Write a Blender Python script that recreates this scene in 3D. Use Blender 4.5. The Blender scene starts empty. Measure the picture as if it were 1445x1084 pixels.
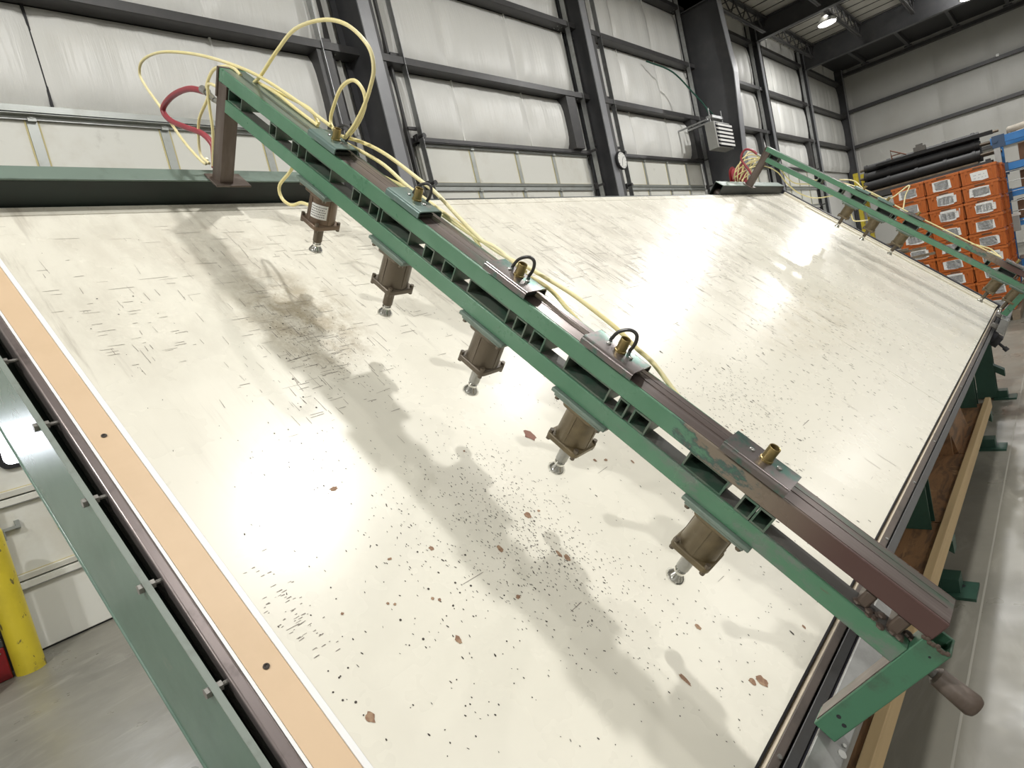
import bpy, bmesh, math, random
from mathutils import Vector, Matrix
random.seed(7)
SC = bpy.context.scene
COL = SC.collection
PI = math.pi

# ------------------------------------------------------------------ camera
cam_d = bpy.data.cameras.new('camera')
cam = bpy.data.objects.new('camera', cam_d)
COL.objects.link(cam)
R = ((0.6530606786847953, -0.7218032183177846, -0.22915467261621172),
     (-0.233406587728529, 0.09601997468502724, -0.9676267510080585),
     (0.7204395288715626, 0.6854051929242843, -0.10576675636392381))
right, down, fwd = (Vector(r) for r in R)
m = Matrix((right, -down, -fwd)).transposed().to_4x4()
m.translation = Vector((0, 0, 1.7))
cam.matrix_world = m
cam_d.sensor_width = 36.0
cam_d.lens = 850.57 / 1445 * 36.0
cam_d.clip_start = 0.02
cam_d.clip_end = 200
SC.camera = cam

# ------------------------------------------------------------------ exposure, world, lights
SC.view_settings.view_transform = 'Standard'
SC.view_settings.look = 'None'
SC.view_settings.gamma = 1.0
SC.view_settings.use_curve_mapping = False
SC.view_settings.exposure = -0.58
world = bpy.data.worlds.new('world')
SC.world = world
world.use_nodes = True
world.node_tree.nodes['Background'].inputs[0].default_value = (0.8, 0.85, 0.9, 1)
world.node_tree.nodes['Background'].inputs[1].default_value = 0.25

# high-bay lamps of the hall plus unseen ones added for fill: position, watts
LAMPS = [(3.3, 0.3, 7.6, 350), (13.5, 1.5, 7.6, 400), (23.6, 1.3, 7.6, 380),
         (20.56, 4.29, 7.75, 130), (8.3, 1.1, 7.6, 230),
         (4.0, -5.4, 7.6, 150), (-9.5, -8.6, 7.6, 640), (-10.5, .6, 7.6, 560), (13.0, -6.4, 7.6, 220), (22.0, -6.4, 7.6, 340),  # the one left of the table is added fill
         (-3.0, -14.5, 7.6, 380), (9.0, -14.5, 7.6, 280), (19.0, -14.5, 7.6, 340), (-3.6, 1.6, 7.6, 520)]  # unseen fill lamps, added to soften shadows and lift the left side
for i, (x, y, z, p) in enumerate(LAMPS):
    ld = bpy.data.lights.new('high_bay_light', 'AREA')
    ld.shape = 'DISK'
    ld.size = 0.3
    ld.energy = p
    ld.color = (1.0, 0.988, 0.965)
    lo = bpy.data.objects.new('high_bay_light', ld)
    COL.objects.link(lo)
    lo.location = (x, y, z - 0.03)
    pd = bpy.data.lights.new('deck_fill_light', 'POINT')          # point light added above each fixture to brighten the roof deck
    pd.energy = p * .3
    pd.shadow_soft_size = .12
    pd.color = (1.0, 0.988, 0.965)
    po = bpy.data.objects.new('deck_fill_light', pd)
    COL.objects.link(po)
    po.location = (x, y, z + .42)

# ------------------------------------------------------------------ frames
TH = math.radians(43)
O = Vector((0, .51, .79))
RX = Matrix.Rotation(TH, 4, 'X')
TABLE = Matrix.Translation(O) @ RX
def TW(u, v, w): return TABLE @ Vector((u, v, w))

# ------------------------------------------------------------------ materials
def rgb(c): return (c[0], c[1], c[2], 1)
class Mat:
    def __init__(s, name, col, rough=.5, metal=0.0, spec=None):
        s.m = bpy.data.materials.new(name)
        s.m.use_nodes = True
        s.t = s.m.node_tree
        s.b = s.t.nodes['Principled BSDF']
        s.b.inputs['Base Color'].default_value = rgb(col)
        s.b.inputs['Roughness'].default_value = rough
        s.b.inputs['Metallic'].default_value = metal
        if spec is not None: s.b.inputs['Specular IOR Level'].default_value = spec
        s.c = None
        s.col = col
    def n(s, t, **k):
        nd = s.t.nodes.new(t)
        for a, v in k.items():
            if a in nd.inputs.keys() if hasattr(nd, 'inputs') else False: nd.inputs[a].default_value = v
            else: setattr(nd, a, v)
        return nd
    def l(s, a, b): s.t.links.new(a, b)
    def coords(s, scale=(1, 1, 1), rot=(0, 0, 0)):
        tc = s.n('ShaderNodeTexCoord')
        mp = s.n('ShaderNodeMapping')
        mp.inputs['Scale'].default_value = scale
        mp.inputs['Rotation'].default_value = rot
        s.l(tc.outputs['Object'], mp.inputs['Vector'])
        return mp.outputs['Vector']
    def noise(s, scale=5, detail=4, rough=.6, st=(1, 1, 1), dist=0.0, rot=(0, 0, 0)):
        nz = s.n('ShaderNodeTexNoise')
        nz.inputs['Scale'].default_value = scale
        nz.inputs['Detail'].default_value = detail
        nz.inputs['Roughness'].default_value = rough
        nz.inputs['Distortion'].default_value = dist
        s.l(s.coords(st, rot), nz.inputs['Vector'])
        return nz.outputs['Fac']
    def ramp(s, fac, lo, hi, a=0.0, b=1.0, smooth=True):
        mr = s.n('ShaderNodeMapRange')
        if smooth: mr.interpolation_type = 'SMOOTHSTEP'
        mr.inputs['From Min'].default_value = lo
        mr.inputs['From Max'].default_value = hi
        mr.inputs['To Min'].default_value = a
        mr.inputs['To Max'].default_value = b
        s.l(fac, mr.inputs['Value'])
        return mr.outputs['Result']
    def math(s, op, a, b=None):
        nd = s.n('ShaderNodeMath', operation=op)
        for i, v in enumerate((a, b)):
            if v is None: continue
            if isinstance(v, (int, float)): nd.inputs[i].default_value = v
            else: s.l(v, nd.inputs[i])
        return nd.outputs[0]
    def mix(s, fac, col):
        mx = s.n('ShaderNodeMix', data_type='RGBA')
        if isinstance(fac, (int, float)): mx.inputs[0].default_value = fac
        else: s.l(fac, mx.inputs[0])
        if s.c is None: mx.inputs[6].default_value = rgb(s.col)
        else: s.l(s.c, mx.inputs[6])
        mx.inputs[7].default_value = rgb(col)
        s.c = mx.outputs[2]
        s.l(s.c, s.b.inputs['Base Color'])
        return s
    def vary(s, col, scale=6, lo=.4, hi=.7, amt=.6, st=(1, 1, 1), detail=5, dist=0.0):
        return s.mix(s.ramp(s.noise(scale, detail, .62, st, dist), lo, hi, 0, amt), col)
    def rvary(s, a, b, scale=8, st=(1, 1, 1)):
        s.l(s.ramp(s.noise(scale, 4, .6, st), .3, .7, a, b), s.b.inputs['Roughness'])
        return s
    def bump(s, scale=40, strength=.2, dist=.004, st=(1, 1, 1), detail=3):
        bp = s.n('ShaderNodeBump')
        bp.inputs['Strength'].default_value = strength
        bp.inputs['Distance'].default_value = dist
        s.l(s.noise(scale, detail, .6, st), bp.inputs['Height'])
        s.l(bp.outputs['Normal'], s.b.inputs['Normal'])
        return s
    def axis(s, ax):
        sp = s.n('ShaderNodeSeparateXYZ')
        s.l(s.coords(), sp.inputs[0])
        return sp.outputs[ax]
M = {}
def mk(key, *a, **k):
    M[key] = Mat(key, *a, **k)
    return M[key]

mk('concrete', (.225, .215, .18), .32).vary((.15, .145, .125), 1.1, .4, .7, .75).vary((.33, .315, .27), 2.6, .5, .72, .6, (.5, 1.6, 1), 7, 1.0).vary((.16, .15, .13), 2.0, .62, .75, .5, (.25, 3, 1)).rvary(.26, .44, 2.5).bump(60, .04, .002)
M['concrete'].b.inputs['Specular IOR Level'].default_value = .4
mk('joint', (.30, .29, .25), .5)
mk('vinyl', (.80, .80, .765), .38).vary((.68, .66, .59), .9, .5, .8, .4).vary((.70, .68, .62), 3, .5, .8, .25, (6, 1, .6)).bump(2.4, .34, .03, (7, 7, .4), 3)
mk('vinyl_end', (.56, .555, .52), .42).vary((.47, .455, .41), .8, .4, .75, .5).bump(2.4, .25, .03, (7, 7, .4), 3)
mk('dark_steel', (.055, .054, .055), .42, .0).vary((.085, .08, .078), 4, .45, .7, .6).vary((.11, .075, .05), 9, .66, .8, .35)
mk('column_paint', (.062, .063, .068), .38).vary((.10, .10, .105), 2, .4, .75, .6)
mk('column_lit', (.25, .255, .27), .34).vary((.32, .32, .335), 3, .4, .75, .5)  # inner flanges: the light falling on them is put into the paint
mk('galv', (.42, .43, .43), .38, .7).vary((.27, .27, .26), 9, .4, .7, .6)
mk('door_white', (.76, .76, .70), .42).vary((.60, .57, .48), 1.4, .54, .75, .5).vary((.30, .28, .23), 2.6, .60, .76, .55)
mk('door_rail', (.40, .42, .40), .4, .35).vary((.28, .28, .25), 5, .45, .7, .5)
mk('seal_yellow', (.66, .58, .30), .6)
mk('black_rubber', (.018, .018, .020), .6)
mk('black_gap', (.02, .02, .026), .45)
mk('deck', (.60, .58, .52), .5).vary((.35, .34, .29), 1.3, .4, .7, .5)
mk('deck_shade', (.04, .04, .042), .6)  # roof deck of the last bay with its shade in the colour
mk('daylight', (1, 1, 1), .5)
M['daylight'].b.inputs['Emission Color'].default_value = (.86, .91, 1, 1)
M['daylight'].b.inputs['Emission Strength'].default_value = 26.0
mk('lamp_glow', (1, 1, 1), .5)
M['lamp_glow'].b.inputs['Emission Color'].default_value = (1, .98, .92, 1)
M['lamp_glow'].b.inputs['Emission Strength'].default_value = 22.0
# worn cream laminate of the table
t = mk('cream_laminate', (.775, .745, .645), .3)
v_ax = t.axis(1); u_ax = t.axis(0)
up = t.math('MULTIPLY', t.ramp(v_ax, 1.0, 1.9), t.ramp(u_ax, 3.6, 5.4, 1, .25))
sm = t.ramp(t.noise(5, 9, .74, (1.5, .55, 1)), .40, .66)
t.mix(t.math('MULTIPLY', t.math('MULTIPLY', sm, up), .30), (.42, .375, .30))
st = t.ramp(t.noise(9, 5, .7, (2.2, .16, 1)), .55, .72)
st2 = t.math('MULTIPLY', t.math('MULTIPLY', st, t.math('MULTIPLY', t.ramp(v_ax, .9, 1.6), t.ramp(u_ax, 3.6, 5.4, 1, .2))), .42)
t.mix(st2, (.33, .29, .235))
def patch(cu, cv, ru, rv, amt, col):
    du = t.math('DIVIDE', t.math('SUBTRACT', u_ax, cu), ru); dv = t.math('DIVIDE', t.math('SUBTRACT', v_ax, cv), rv)
    d = t.math('ADD', t.math('MULTIPLY', du, du), t.math('MULTIPLY', dv, dv))
    f = t.ramp(d, 0, 1, 1, 0)
    n = t.ramp(t.noise(9, 9, .78, (1.1, .8, 1)), .36, .62)
    t.mix(t.math('MULTIPLY', t.math('MULTIPLY', f, n), amt), col)
patch(.92, 1.55, .22, .34, .8, (.36, .30, .20))
patch(.88, 1.95, .22, .3, .42, (.40, .35, .28))
patch(3.1, 1.55, 1.5, .5, .26, (.42, .37, .30))
patch(3.7, .8, 1.2, .35, .3, (.58, .50, .36))
t.rvary(.24, .31, 4)
t.b.inputs['Specular IOR Level'].default_value = .38
mk('cream_edge', (.74, .70, .58), .4).vary((.55, .5, .40), 4, .5, .75, .5)
mk('white_edge', (.86, .86, .86), .45)
mk('tan_board', (.68, .50, .325), .5).vary((.62, .45, .28), 7, .4, .7, .5).vary((.50, .36, .22), 22, .7, .8, .4)
mk('chip_brown', (.26, .15, .095), .8).vary((.40, .27, .17), 60, .45, .6, .8)
mk('chip_red', (.25, .125, .09), .75).vary((.20, .10, .075), 40, .4, .7, .6)
mk('chip_dark', (.06, .05, .042), .8)
mk('scratch', (.25, .22, .19), .7)
mk('steel_brown', (.235, .20, .195), .3, .5).vary((.24, .20, .19), 14, .4, .75, .6, (1, .15, 1)).vary((.07, .055, .05), 9, .55, .75, .6)
mk('bolt_steel', (.26, .25, .23), .4, .4).vary((.14, .12, .10), 40, .5, .7, .6)
mk('steel_side', (.12, .115, .105), .5, .3).vary((.18, .17, .15), 8, .4, .7, .6)
mk('green_grey', (.125, .205, .16), .27).vary((.085, .15, .115), 3, .35, .7, .7).vary((.20, .22, .17), 11, .62, .8, .4)
mk('green_lip', (.22, .255, .225), .5).vary((.14, .15, .13), 14, .5, .7, .6)
mk('green_shaded', (.014, .024, .019), .5).vary((.016, .016, .014), 5, .4, .7, .7)  # carriage sides and gaps: shade put into the green
mk('green_carriage', (.16, .215, .18), .42).vary((.06, .075, .06), 7, .5, .75, .7).vary((.30, .31, .28), 16, .6, .75, .6)
# bridge paint: green high up the beam, rubbed to bare brown steel toward the lower end
def beam_mat(key, shift, flat, low=True):
    b = mk(key, (.080, .20, .118), .36)
    b.vary((.12, .25, .165), 3.5, .4, .7, .7)
    v = b.axis(1)
    nz = b.noise(9, 6, .7, (1, .45, 1))
    wv = b.math('ADD', b.math('MULTIPLY', b.math('SUBTRACT', nz, .5), 1.1), b.math('SUBTRACT', shift, v))
    b.mix(b.ramp(wv, -.06, .02, 0, .95), (.05, .085, .085))
    b.mix(b.ramp(wv, .0, .05), flat)
    if low: b.mix(b.ramp(b.math('SUBTRACT', .24, v), -.10, .12), (.085, .045, .04))
    else: b.mix(b.ramp(b.math('MULTIPLY', b.ramp(v, .75, .35), b.ramp(b.noise(7, 7, .75, (1, .5, 1)), .42, .60)), 0, 1, 0, .8), (.165, .175, .165))
    b.mix(b.ramp(b.noise(26, 5, .75, (1, .3, 1)), .64, .72, 0, .8), (.13, .10, .075))
    b.rvary(.24, .48, 9)
    return b
beam_mat('beam_upper', .42, (.20, .165, .125))
beam_mat('beam_lower', -.9, (.15, .12, .10), False)
bt = mk('beam_top', (.135, .105, .095), .3, .5)
bt.vary((.26, .23, .22), 14, .4, .75, .6, (3, .1, 1)).vary((.05, .13, .085), 6, .52, .66, .8, (2, .3, 1))
bt.mix(bt.ramp(bt.axis(1), 1.5, 1.95), (.22, .27, .23))
mk('leg_green', (.06, .17, .10), .38).vary((.055, .085, .06), 12, .5, .68, .8).vary((.13, .11, .09), 26, .66, .74, .7)
mk('post_brown', (.095, .07, .055), .45, .25).vary((.19, .16, .14), 12, .45, .7, .7, (1, 1, .2)).vary((.04, .03, .025), 8, .55, .75, .7)
mk('saddle_metal', (.21, .185, .18), .28, .75).vary((.07, .19, .15), 16, .5, .64, .85).vary((.10, .08, .075), 22, .6, .75, .6)
mk('saddle_green', (.12, .185, .165), .34, .2).vary((.24, .23, .22), 16, .55, .7, .8)
mk('inside_dark', (.028, .036, .034), .55)
mk('stub_edge', (.12, .15, .12), .45, .2).vary((.05, .12, .08), 20, .45, .6, .8)
mk('bronze_body', (.20, .155, .085), .38, .3).vary((.085, .068, .042), 9, .4, .7, .7).vary((.19, .155, .10), 26, .6, .75, .5)
mk('brown_body', (.19, .13, .085), .4, .25).vary((.075, .05, .035), 9, .4, .7, .7)
mk('dark_bronze', (.13, .105, .075), .4, .3).vary((.11, .09, .065), 14, .5, .7, .6)
mk('zinc', (.42, .42, .40), .3, .7).vary((.28, .27, .24), 20, .4, .7, .6)
mk('chrome', (.80, .80, .77), .12, 1.0)
mk('brass', (.36, .28, .12), .35, .8).vary((.20, .15, .08), 30, .45, .65, .7)
mk('black_hose', (.045, .043, .042), .35)
mk('yellow_hose', (.84, .74, .36), .36).vary((.86, .78, .50), 4, .4, .7, .7)
mk('red_hose', (.33, .05, .065), .4).vary((.26, .04, .05), 6, .4, .7, .6)
mk('white_label', (.80, .80, .78), .5).vary((.35, .36, .45), 26, .58, .62, .75, (1, .5, 2.4)).vary((.60, .45, .33), 9, .66, .75, .6)
mk('label_print', (.82, .82, .80), .5)
mk('faint_ink', (.38, .39, .43), .6)
mk('print_ink', (.12, .12, .13), .6)
mk('grey_plate', (.30, .30, .29), .4, .4).vary((.19, .19, .18), 9, .4, .7, .7).vary((.45, .44, .42), 26, .62, .75, .5)
mk('rail_grey', (.11, .11, .11), .45, .3).vary((.10, .095, .09), 12, .4, .7, .7)
mk('rail_brown', (.15, .125, .11), .42, .2).vary((.09, .08, .07), 14, .45, .7, .7)
mk('rail_cream', (.62, .54, .42), .4).vary((.40, .34, .27), 18, .5, .7, .6)
mk('plywood', (.24, .125, .055), .55).vary((.10, .055, .03), 6, .42, .62, .85, (.5, 2.2, 1), 8, 2.0).vary((.42, .27, .14), 3.5, .60, .66, .7, (1, 1, 1), 6, 1.0).vary((.33, .18, .08), 18, .55, .7, .6, (.3, 4, 1))
mk('lumber', (.56, .41, .22), .6).vary((.44, .31, .165), 6, .4, .7, .7, (.12, 3, 3)).vary((.25, .18, .11), 12, .68, .78, .5, (.4, 2, 2))
mk('frame_green', (.026, .075, .052), .45).vary((.018, .045, .033), 6, .4, .7, .7)
mk('yellow_paint', (.62, .50, .035), .38).vary((.50, .40, .03), 4, .4, .7, .6).vary((.10, .08, .04), 16, .62, .65, .9, (1, 1, .5)).vary((.14, .11, .06), 5, .60, .72, .6)
mk('red_paint', (.24, .01, .014), .42).vary((.12, .008, .01), 4, .45, .7, .7)
mk('orange_plastic', (.52, .135, .022), .4).vary((.43, .105, .015), 6, .4, .7, .6).vary((.34, .09, .03), 10, .64, .75, .5)
mk('blue_paint', (.045, .24, .62), .4).vary((.03, .17, .46), 6, .4, .7, .6)
mk('blue_dark', (.05, .10, .19), .5)
mk('roller_black', (.009, .009, .010), .6).vary((.022, .02, .019), 8, .5, .7, .6)
mk('rust', (.16, .07, .04), .7)
mk('cardboard', (.17, .09, .05), .75).vary((.10, .055, .03), 3, .4, .7, .7)
mk('tarp', (.40, .36, .30), .7).vary((.22, .19, .16), 6, .4, .7, .7)
mk('box_grey', (.42, .43, .42), .45)
mk('heater_grey', (.36, .36, .34), .4).vary((.27, .27, .25), 3, .4, .7, .5)
mk('louver_white', (.85, .85, .82), .35)
mk('dark_blue', (.012, .014, .03), .5)
mk('clock_face', (.80, .80, .76), .4)
mk('green_cable', (.01, .075, .05), .4)
mk('tag_yellow', (.75, .72, .06), .5)
mk('wood_grey', (.25, .20, .14), .8).vary((.13, .10, .07), 8, .4, .7, .7)

# ------------------------------------------------------------------ mesh builder
def crom(p, seg=6):
    p = [Vector(q) for q in p]
    P = [p[0] * 2 - p[1]] + p + [p[-1] * 2 - p[-2]]
    out = []
    for i in range(1, len(P) - 2):
        a, b, c, d = P[i - 1:i + 3]
        for k in range(seg):
            t = k / seg
            out.append(.5 * ((2 * b) + (c - a) * t + (2 * a - 5 * b + 4 * c - d) * t * t + (3 * b - a - 3 * c + d) * t ** 3))
    out.append(p[-1])
    return out
def basis(d):
    d = Vector(d).normalized()
    a = Vector((0, 0, 1)) if abs(d.z) < .9 else Vector((1, 0, 0))
    x = d.cross(a).normalized()
    return x, d.cross(x).normalized()
STUFF = {'rib', 'flange_bolt', 'hour_mark', 'label_print', 'girt_bolt', 'rail_screw', 'caulk_line', 'weld_bead', 'bolt_hole', 'wood_splinter'}
class MB:
    def __init__(s): s.v = []; s.f = []
    def hexa(s, p):            # p: 4 bottom + 4 top corners
        i = len(s.v); s.v += [tuple(q) for q in p]
        for f in ((0, 3, 2, 1), (4, 5, 6, 7), (0, 1, 5, 4), (1, 2, 6, 5), (2, 3, 7, 6), (3, 0, 4, 7)):
            s.f.append(tuple(i + k for k in f))
        return s
    def box(s, x0, x1, y0, y1, z0, z1):
        return s.hexa([(x0, y0, z0), (x1, y0, z0), (x1, y1, z0), (x0, y1, z0), (x0, y0, z1), (x1, y0, z1), (x1, y1, z1), (x0, y1, z1)])
    def prism(s, poly, ax, a, b):   # poly in the two other axes, extruded along ax
        def P(q, t):
            l = list(q); l.insert(ax, t); return tuple(l)
        i = len(s.v); n = len(poly)
        s.v += [P(q, a) for q in poly] + [P(q, b) for q in poly]
        s.f.append(tuple(range(i, i + n))[::-1]); s.f.append(tuple(range(i + n, i + 2 * n)))
        for k in range(n):
            j = (k + 1) % n
            s.f.append((i + k, i + j, i + n + j, i + n + k))
        return s
    def lathe(s, p0, d, prof, n=20, cap=True):
        x, y = basis(d); d = Vector(d).normalized(); p0 = Vector(p0)
        i = len(s.v)
        for t, r in prof:
            for k in range(n):
                a = 2 * PI * k / n
                s.v.append(tuple(p0 + d * t + (x * math.cos(a) + y * math.sin(a)) * r))
        for j in range(len(prof) - 1):
            for k in range(n):
                q = (k + 1) % n
                s.f.append((i + j * n + k, i + j * n + q, i + (j + 1) * n + q, i + (j + 1) * n + k))
        if cap:
            s.f.append(tuple(i + k for k in range(n))[::-1])
            e = i + (len(prof) - 1) * n
            s.f.append(tuple(e + k for k in range(n)))
        return s
    def cyl(s, a, b, r, r1=None, n=14):
        a = Vector(a); b = Vector(b)
        return s.lathe(a, b - a, [(0, r), ((b - a).length, r if r1 is None else r1)], n)
    def tube(s, pts, r, n=8, seg=6):
        P = crom(pts, seg) if seg else [Vector(q) for q in pts]
        i = len(s.v)
        x = None
        for k, p in enumerate(P):
            d = (P[min(k + 1, len(P) - 1)] - P[max(k - 1, 0)]).normalized()
            if x is None: x, y = basis(d)
            else:
                x = (x - d * x.dot(d)).normalized(); y = d.cross(x)
            for q in range(n):
                a = 2 * PI * q / n
                s.v.append(tuple(p + (x * math.cos(a) + y * math.sin(a)) * r))
        for k in range(len(P) - 1):
            for q in range(n):
                w = (q + 1) % n
                s.f.append((i + k * n + q, i + k * n + w, i + (k + 1) * n + w, i + (k + 1) * n + q))
        e = i + (len(P) - 1) * n
        s.f.append(tuple(i + q for q in range(n))[::-1]); s.f.append(tuple(e + q for q in range(n)))
        return s
    def rtube(s, ax, a, b, p0, p1, q0, q1, t):   # hollow rectangular tube along axis ax
        i = len(s.v)
        def P(p, q, w):
            l = [p, q]; l.insert(ax, w); return tuple(l)
        for w in (a, b):
            for (p, q) in ((p0, q0), (p1, q0), (p1, q1), (p0, q1), (p0 + t, q0 + t), (p1 - t, q0 + t), (p1 - t, q1 - t), (p0 + t, q1 - t)):
                s.v.append(P(p, q, w))
        for k in range(4):
            j = (k + 1) % 4
            s.f += [(i + k, i + j, i + 8 + j, i + 8 + k), (i + 4 + k, i + 12 + k, i + 12 + j, i + 4 + j),
                    (i + k, i + 4 + k, i + 4 + j, i + j), (i + 8 + k, i + 8 + j, i + 12 + j, i + 12 + k)]
        return s
    def flat(s, pts):
        i = len(s.v); s.v += [tuple(p) for p in pts]; s.f.append(tuple(range(i, i + len(pts)))); return s
    def build(s, name, mat, parent=None, loc=None, bevel=0, kind=None, label=None, world=False, angle=35, extra=None):
        vs = s.v
        if world and parent is not None:
            inv = parent.matrix_basis.inverted()
            vs = [tuple(inv @ Vector(v)) for v in vs]
        me = bpy.data.meshes.new(name)
        me.from_pydata(vs, [], s.f)
        bm = bmesh.new(); bm.from_mesh(me)
        bmesh.ops.recalc_face_normals(bm, faces=bm.faces)
        bm.to_mesh(me); bm.free()
        me.polygons.foreach_set('use_smooth', [True] * len(me.polygons))
        me.set_sharp_from_angle(angle=math.radians(angle))
        me.materials.append(M[mat].m)
        o = bpy.data.objects.new(name, me)
        COL.objects.link(o)
        if parent is not None: o.parent = parent
        if loc is not None: o.location = loc
        if bevel:
            b = o.modifiers.new('bevel', 'BEVEL'); b.width = bevel; b.segments = 2; b.limit_method = 'ANGLE'; b.angle_limit = math.radians(40)
        if kind is None and name in STUFF: kind = 'stuff'
        if kind: o['kind'] = kind
        if label: o['label'] = label
        return o
def empty(name, loc, label=None, cat=None, group=None, kind=None, rot=None):
    o = bpy.data.objects.new(name, None); COL.objects.link(o)
    o.empty_display_size = .1
    o.location = loc
    if rot: o.rotation_euler = rot
    o.matrix_basis = Matrix.LocRotScale(Vector(loc), None, None) @ (Matrix.Rotation(rot[0], 4, 'X') @ Matrix.Identity(4) if rot else Matrix.Identity(4))
    if label: o['label'] = label
    if cat: o['category'] = cat
    if group: o['group'] = group
    if kind: o['kind'] = kind
    return o
def tag(o, label, cat, group=None):
    o['label'] = label; o['category'] = cat
    if group: o['group'] = group
    return o
def inst(src, parent, loc=None, kids=True):
    c = src.copy(); COL.objects.link(c); c.parent = parent
    if loc is not None: c.location = loc
    if kids:
        for ch in list(src.children): inst(ch, c)
    return c

# ================================================================== SETTING
WY = 6.2      # inner face of long wall
EX = 29.5     # inner face of end wall
mb = MB().box(-16, EX + .3, -20, WY + .4, -.2, 0)
floor = mb.build('floor', 'concrete', kind='structure')
fl = MB()
for x in (7.5, 13.5, 19.5, 25.5): fl.box(x, x + .006, -20, 6.1, 0, .0015)
for y in (0.42, -5.6): fl.box(-16, EX, y - .004, y + .004, 0, .0015)
fl.build('control_joint', 'joint', floor)

wall_left = MB().box(-16, EX + .3, WY + .08, WY + .4, 0, 9.3).build('wall_left', 'vinyl', kind='structure')
wall_end = MB().box(EX + .08, EX + .3, -20, WY + .1, 0, 9.3).build('wall_end', 'vinyl_end', kind='structure')
MB().box(-16.3, -16, -20, WY + .4, 0, 9.3).build('wall_near', 'vinyl_end', kind='structure')
MB().box(-16.3, EX + .3, -20.3, -20, 0, 9.3).build('wall_right', 'vinyl_end', kind='structure')

def sheet(x0, x1, z0, z1, nx, nz, dep, axis='y', base=WY):
    """bulging vinyl-faced insulation between two girts"""
    s = MB()
    for j in range(nz + 1):
        for i in range(nx + 1):
            fx = i / nx; fz = j / nz
            d = dep * (1 - (2 * fz - 1) ** 4) * (1 - .6 * (2 * fx - 1) ** 8)
            d *= 1 + .12 * math.sin(fx * 17 + z0) + .08 * math.sin(fx * 41 + 2 * z0)
            x = x0 + (x1 - x0) * fx; z = z0 + (z1 - z0) * fz
            s.v.append((x, base - d, z) if axis == 'y' else (base - d, x, z))
    for j in range(nz):
        for i in range(nx):
            a = j * (nx + 1) + i
            s.f.append((a, a + 1, a + nx + 2, a + nx + 1))
    return s
BAYS = [(-5, 0), (0, 5), (5, 10), (10, 15), (15, 19.65), (19.65, 24.3), (24.3, 29.4)]
GZ = [(5.22, 5.29), (6.47, 6.54), (7.78, 7.85)]
for bi, (a, b) in enumerate(BAYS):
    for (z0, z1) in ((4.32, 5.22), (5.29, 6.47), (6.54, 7.78), (7.85, 8.9)):
        w = (b - a - .3) / 3
        for k in range(3):
            sheet(a + .15 + k * w, a + .15 + (k + 1) * w - .012, z0, z1, 14, 8, .085).build('insulation_panel', 'vinyl', wall_left, angle=80)
            if bi in (1, 2, 3): MB().box(a + .15 + (k + 1) * w - .016, a + .15 + (k + 1) * w + .004, WY - .03, WY + .01, z0, z1).build('insulation_seam', 'vinyl' if (bi, k) != (1, 0) else 'black_rubber', wall_left)
for (a, b) in BAYS:
    for (z0, z1) in GZ:
        g = MB().box(a, b, 5.99, 6.2, z0, z1 - .045)
        g.box(a, b, 5.985, 5.995, z0 + .0, z1 + .02).box(a, b, 6.18, 6.2, z0, z1 + .1)
        g.build('girt', 'dark_steel', wall_left)
        gb = MB()
        for q in (.3, .42, (b - a) - .42, (b - a) - .3):
            gb.cyl((a + q, 6.05, z0), (a + q, 6.05, z0 - .012), .012, n=6).cyl((a + q, 6.13, z0), (a + q, 6.13, z0 - .012), .012, n=6)
        gb.build('girt_bolt', 'galv', wall_left)
# columns: I-sections at each bay line, the third one a deep tapered frame leg
def icol(x, y0, hw=.09, z1=8.9, mat='column_paint'):
    w = MB().box(x - .008, x + .008, y0, WY + .05, 0, z1)
    o = w.build('column', mat, wall_left)
    MB().box(x - hw, x + hw, y0 - .018, y0, 0, z1).build('flange', 'column_lit', o)
    MB().box(x - hw, x + hw, WY - .01, WY + .02, 0, z1).build('flange', mat, o)
    return o
for x, y0, hw in ((0, 5.72, .09), (5.02, 5.72, .085), (10.05, 5.78, .09), (19.65, 5.92, .09), (24.3, 5.95, .09), (29.3, 5.9, .12)):
    icol(x, y0, hw)
poly = [(5.52, 0), (5.10, 6.0), (5.22, 8.3), (5.22, 8.9), (WY + .05, 8.9), (WY + .05, 0)]
big = MB().prism(poly, 0, 14.99, 15.01).build('column', 'column_paint', wall_left)
fb = MB()
for (ya, za), (yb, zb) in zip(poly[:3], poly[1:4]):
    fb.hexa([(14.88, ya - .02, za), (15.12, ya - .02, za), (15.12, ya, za), (14.88, ya, za), (14.88, yb - .02, zb), (15.12, yb - .02, zb), (15.12, yb, zb), (14.88, yb, zb)])
fb.build('flange', 'column_lit', big)
# jamb posts between header and first girt, and beside the doors
for x0, x1, z0, z1 in ((4.42, 4.62, 0, 5.22), (9.29, 9.56, 4.32, 5.22), (14.2, 14.5, 4.32, 5.22), (5.30, 5.42, 0, 6.5), (10.5, 10.66, 0, 6.5), (.22, .42, 0, 5.22), (18.7, 18.9, 4.3, 5.22), (23.4, 23.6, 4.3, 5.22)):
    MB().box(x0, x1, 6.0, 6.2, z0, z1).build('jamb_post', 'dark_steel', wall_left)

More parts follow.
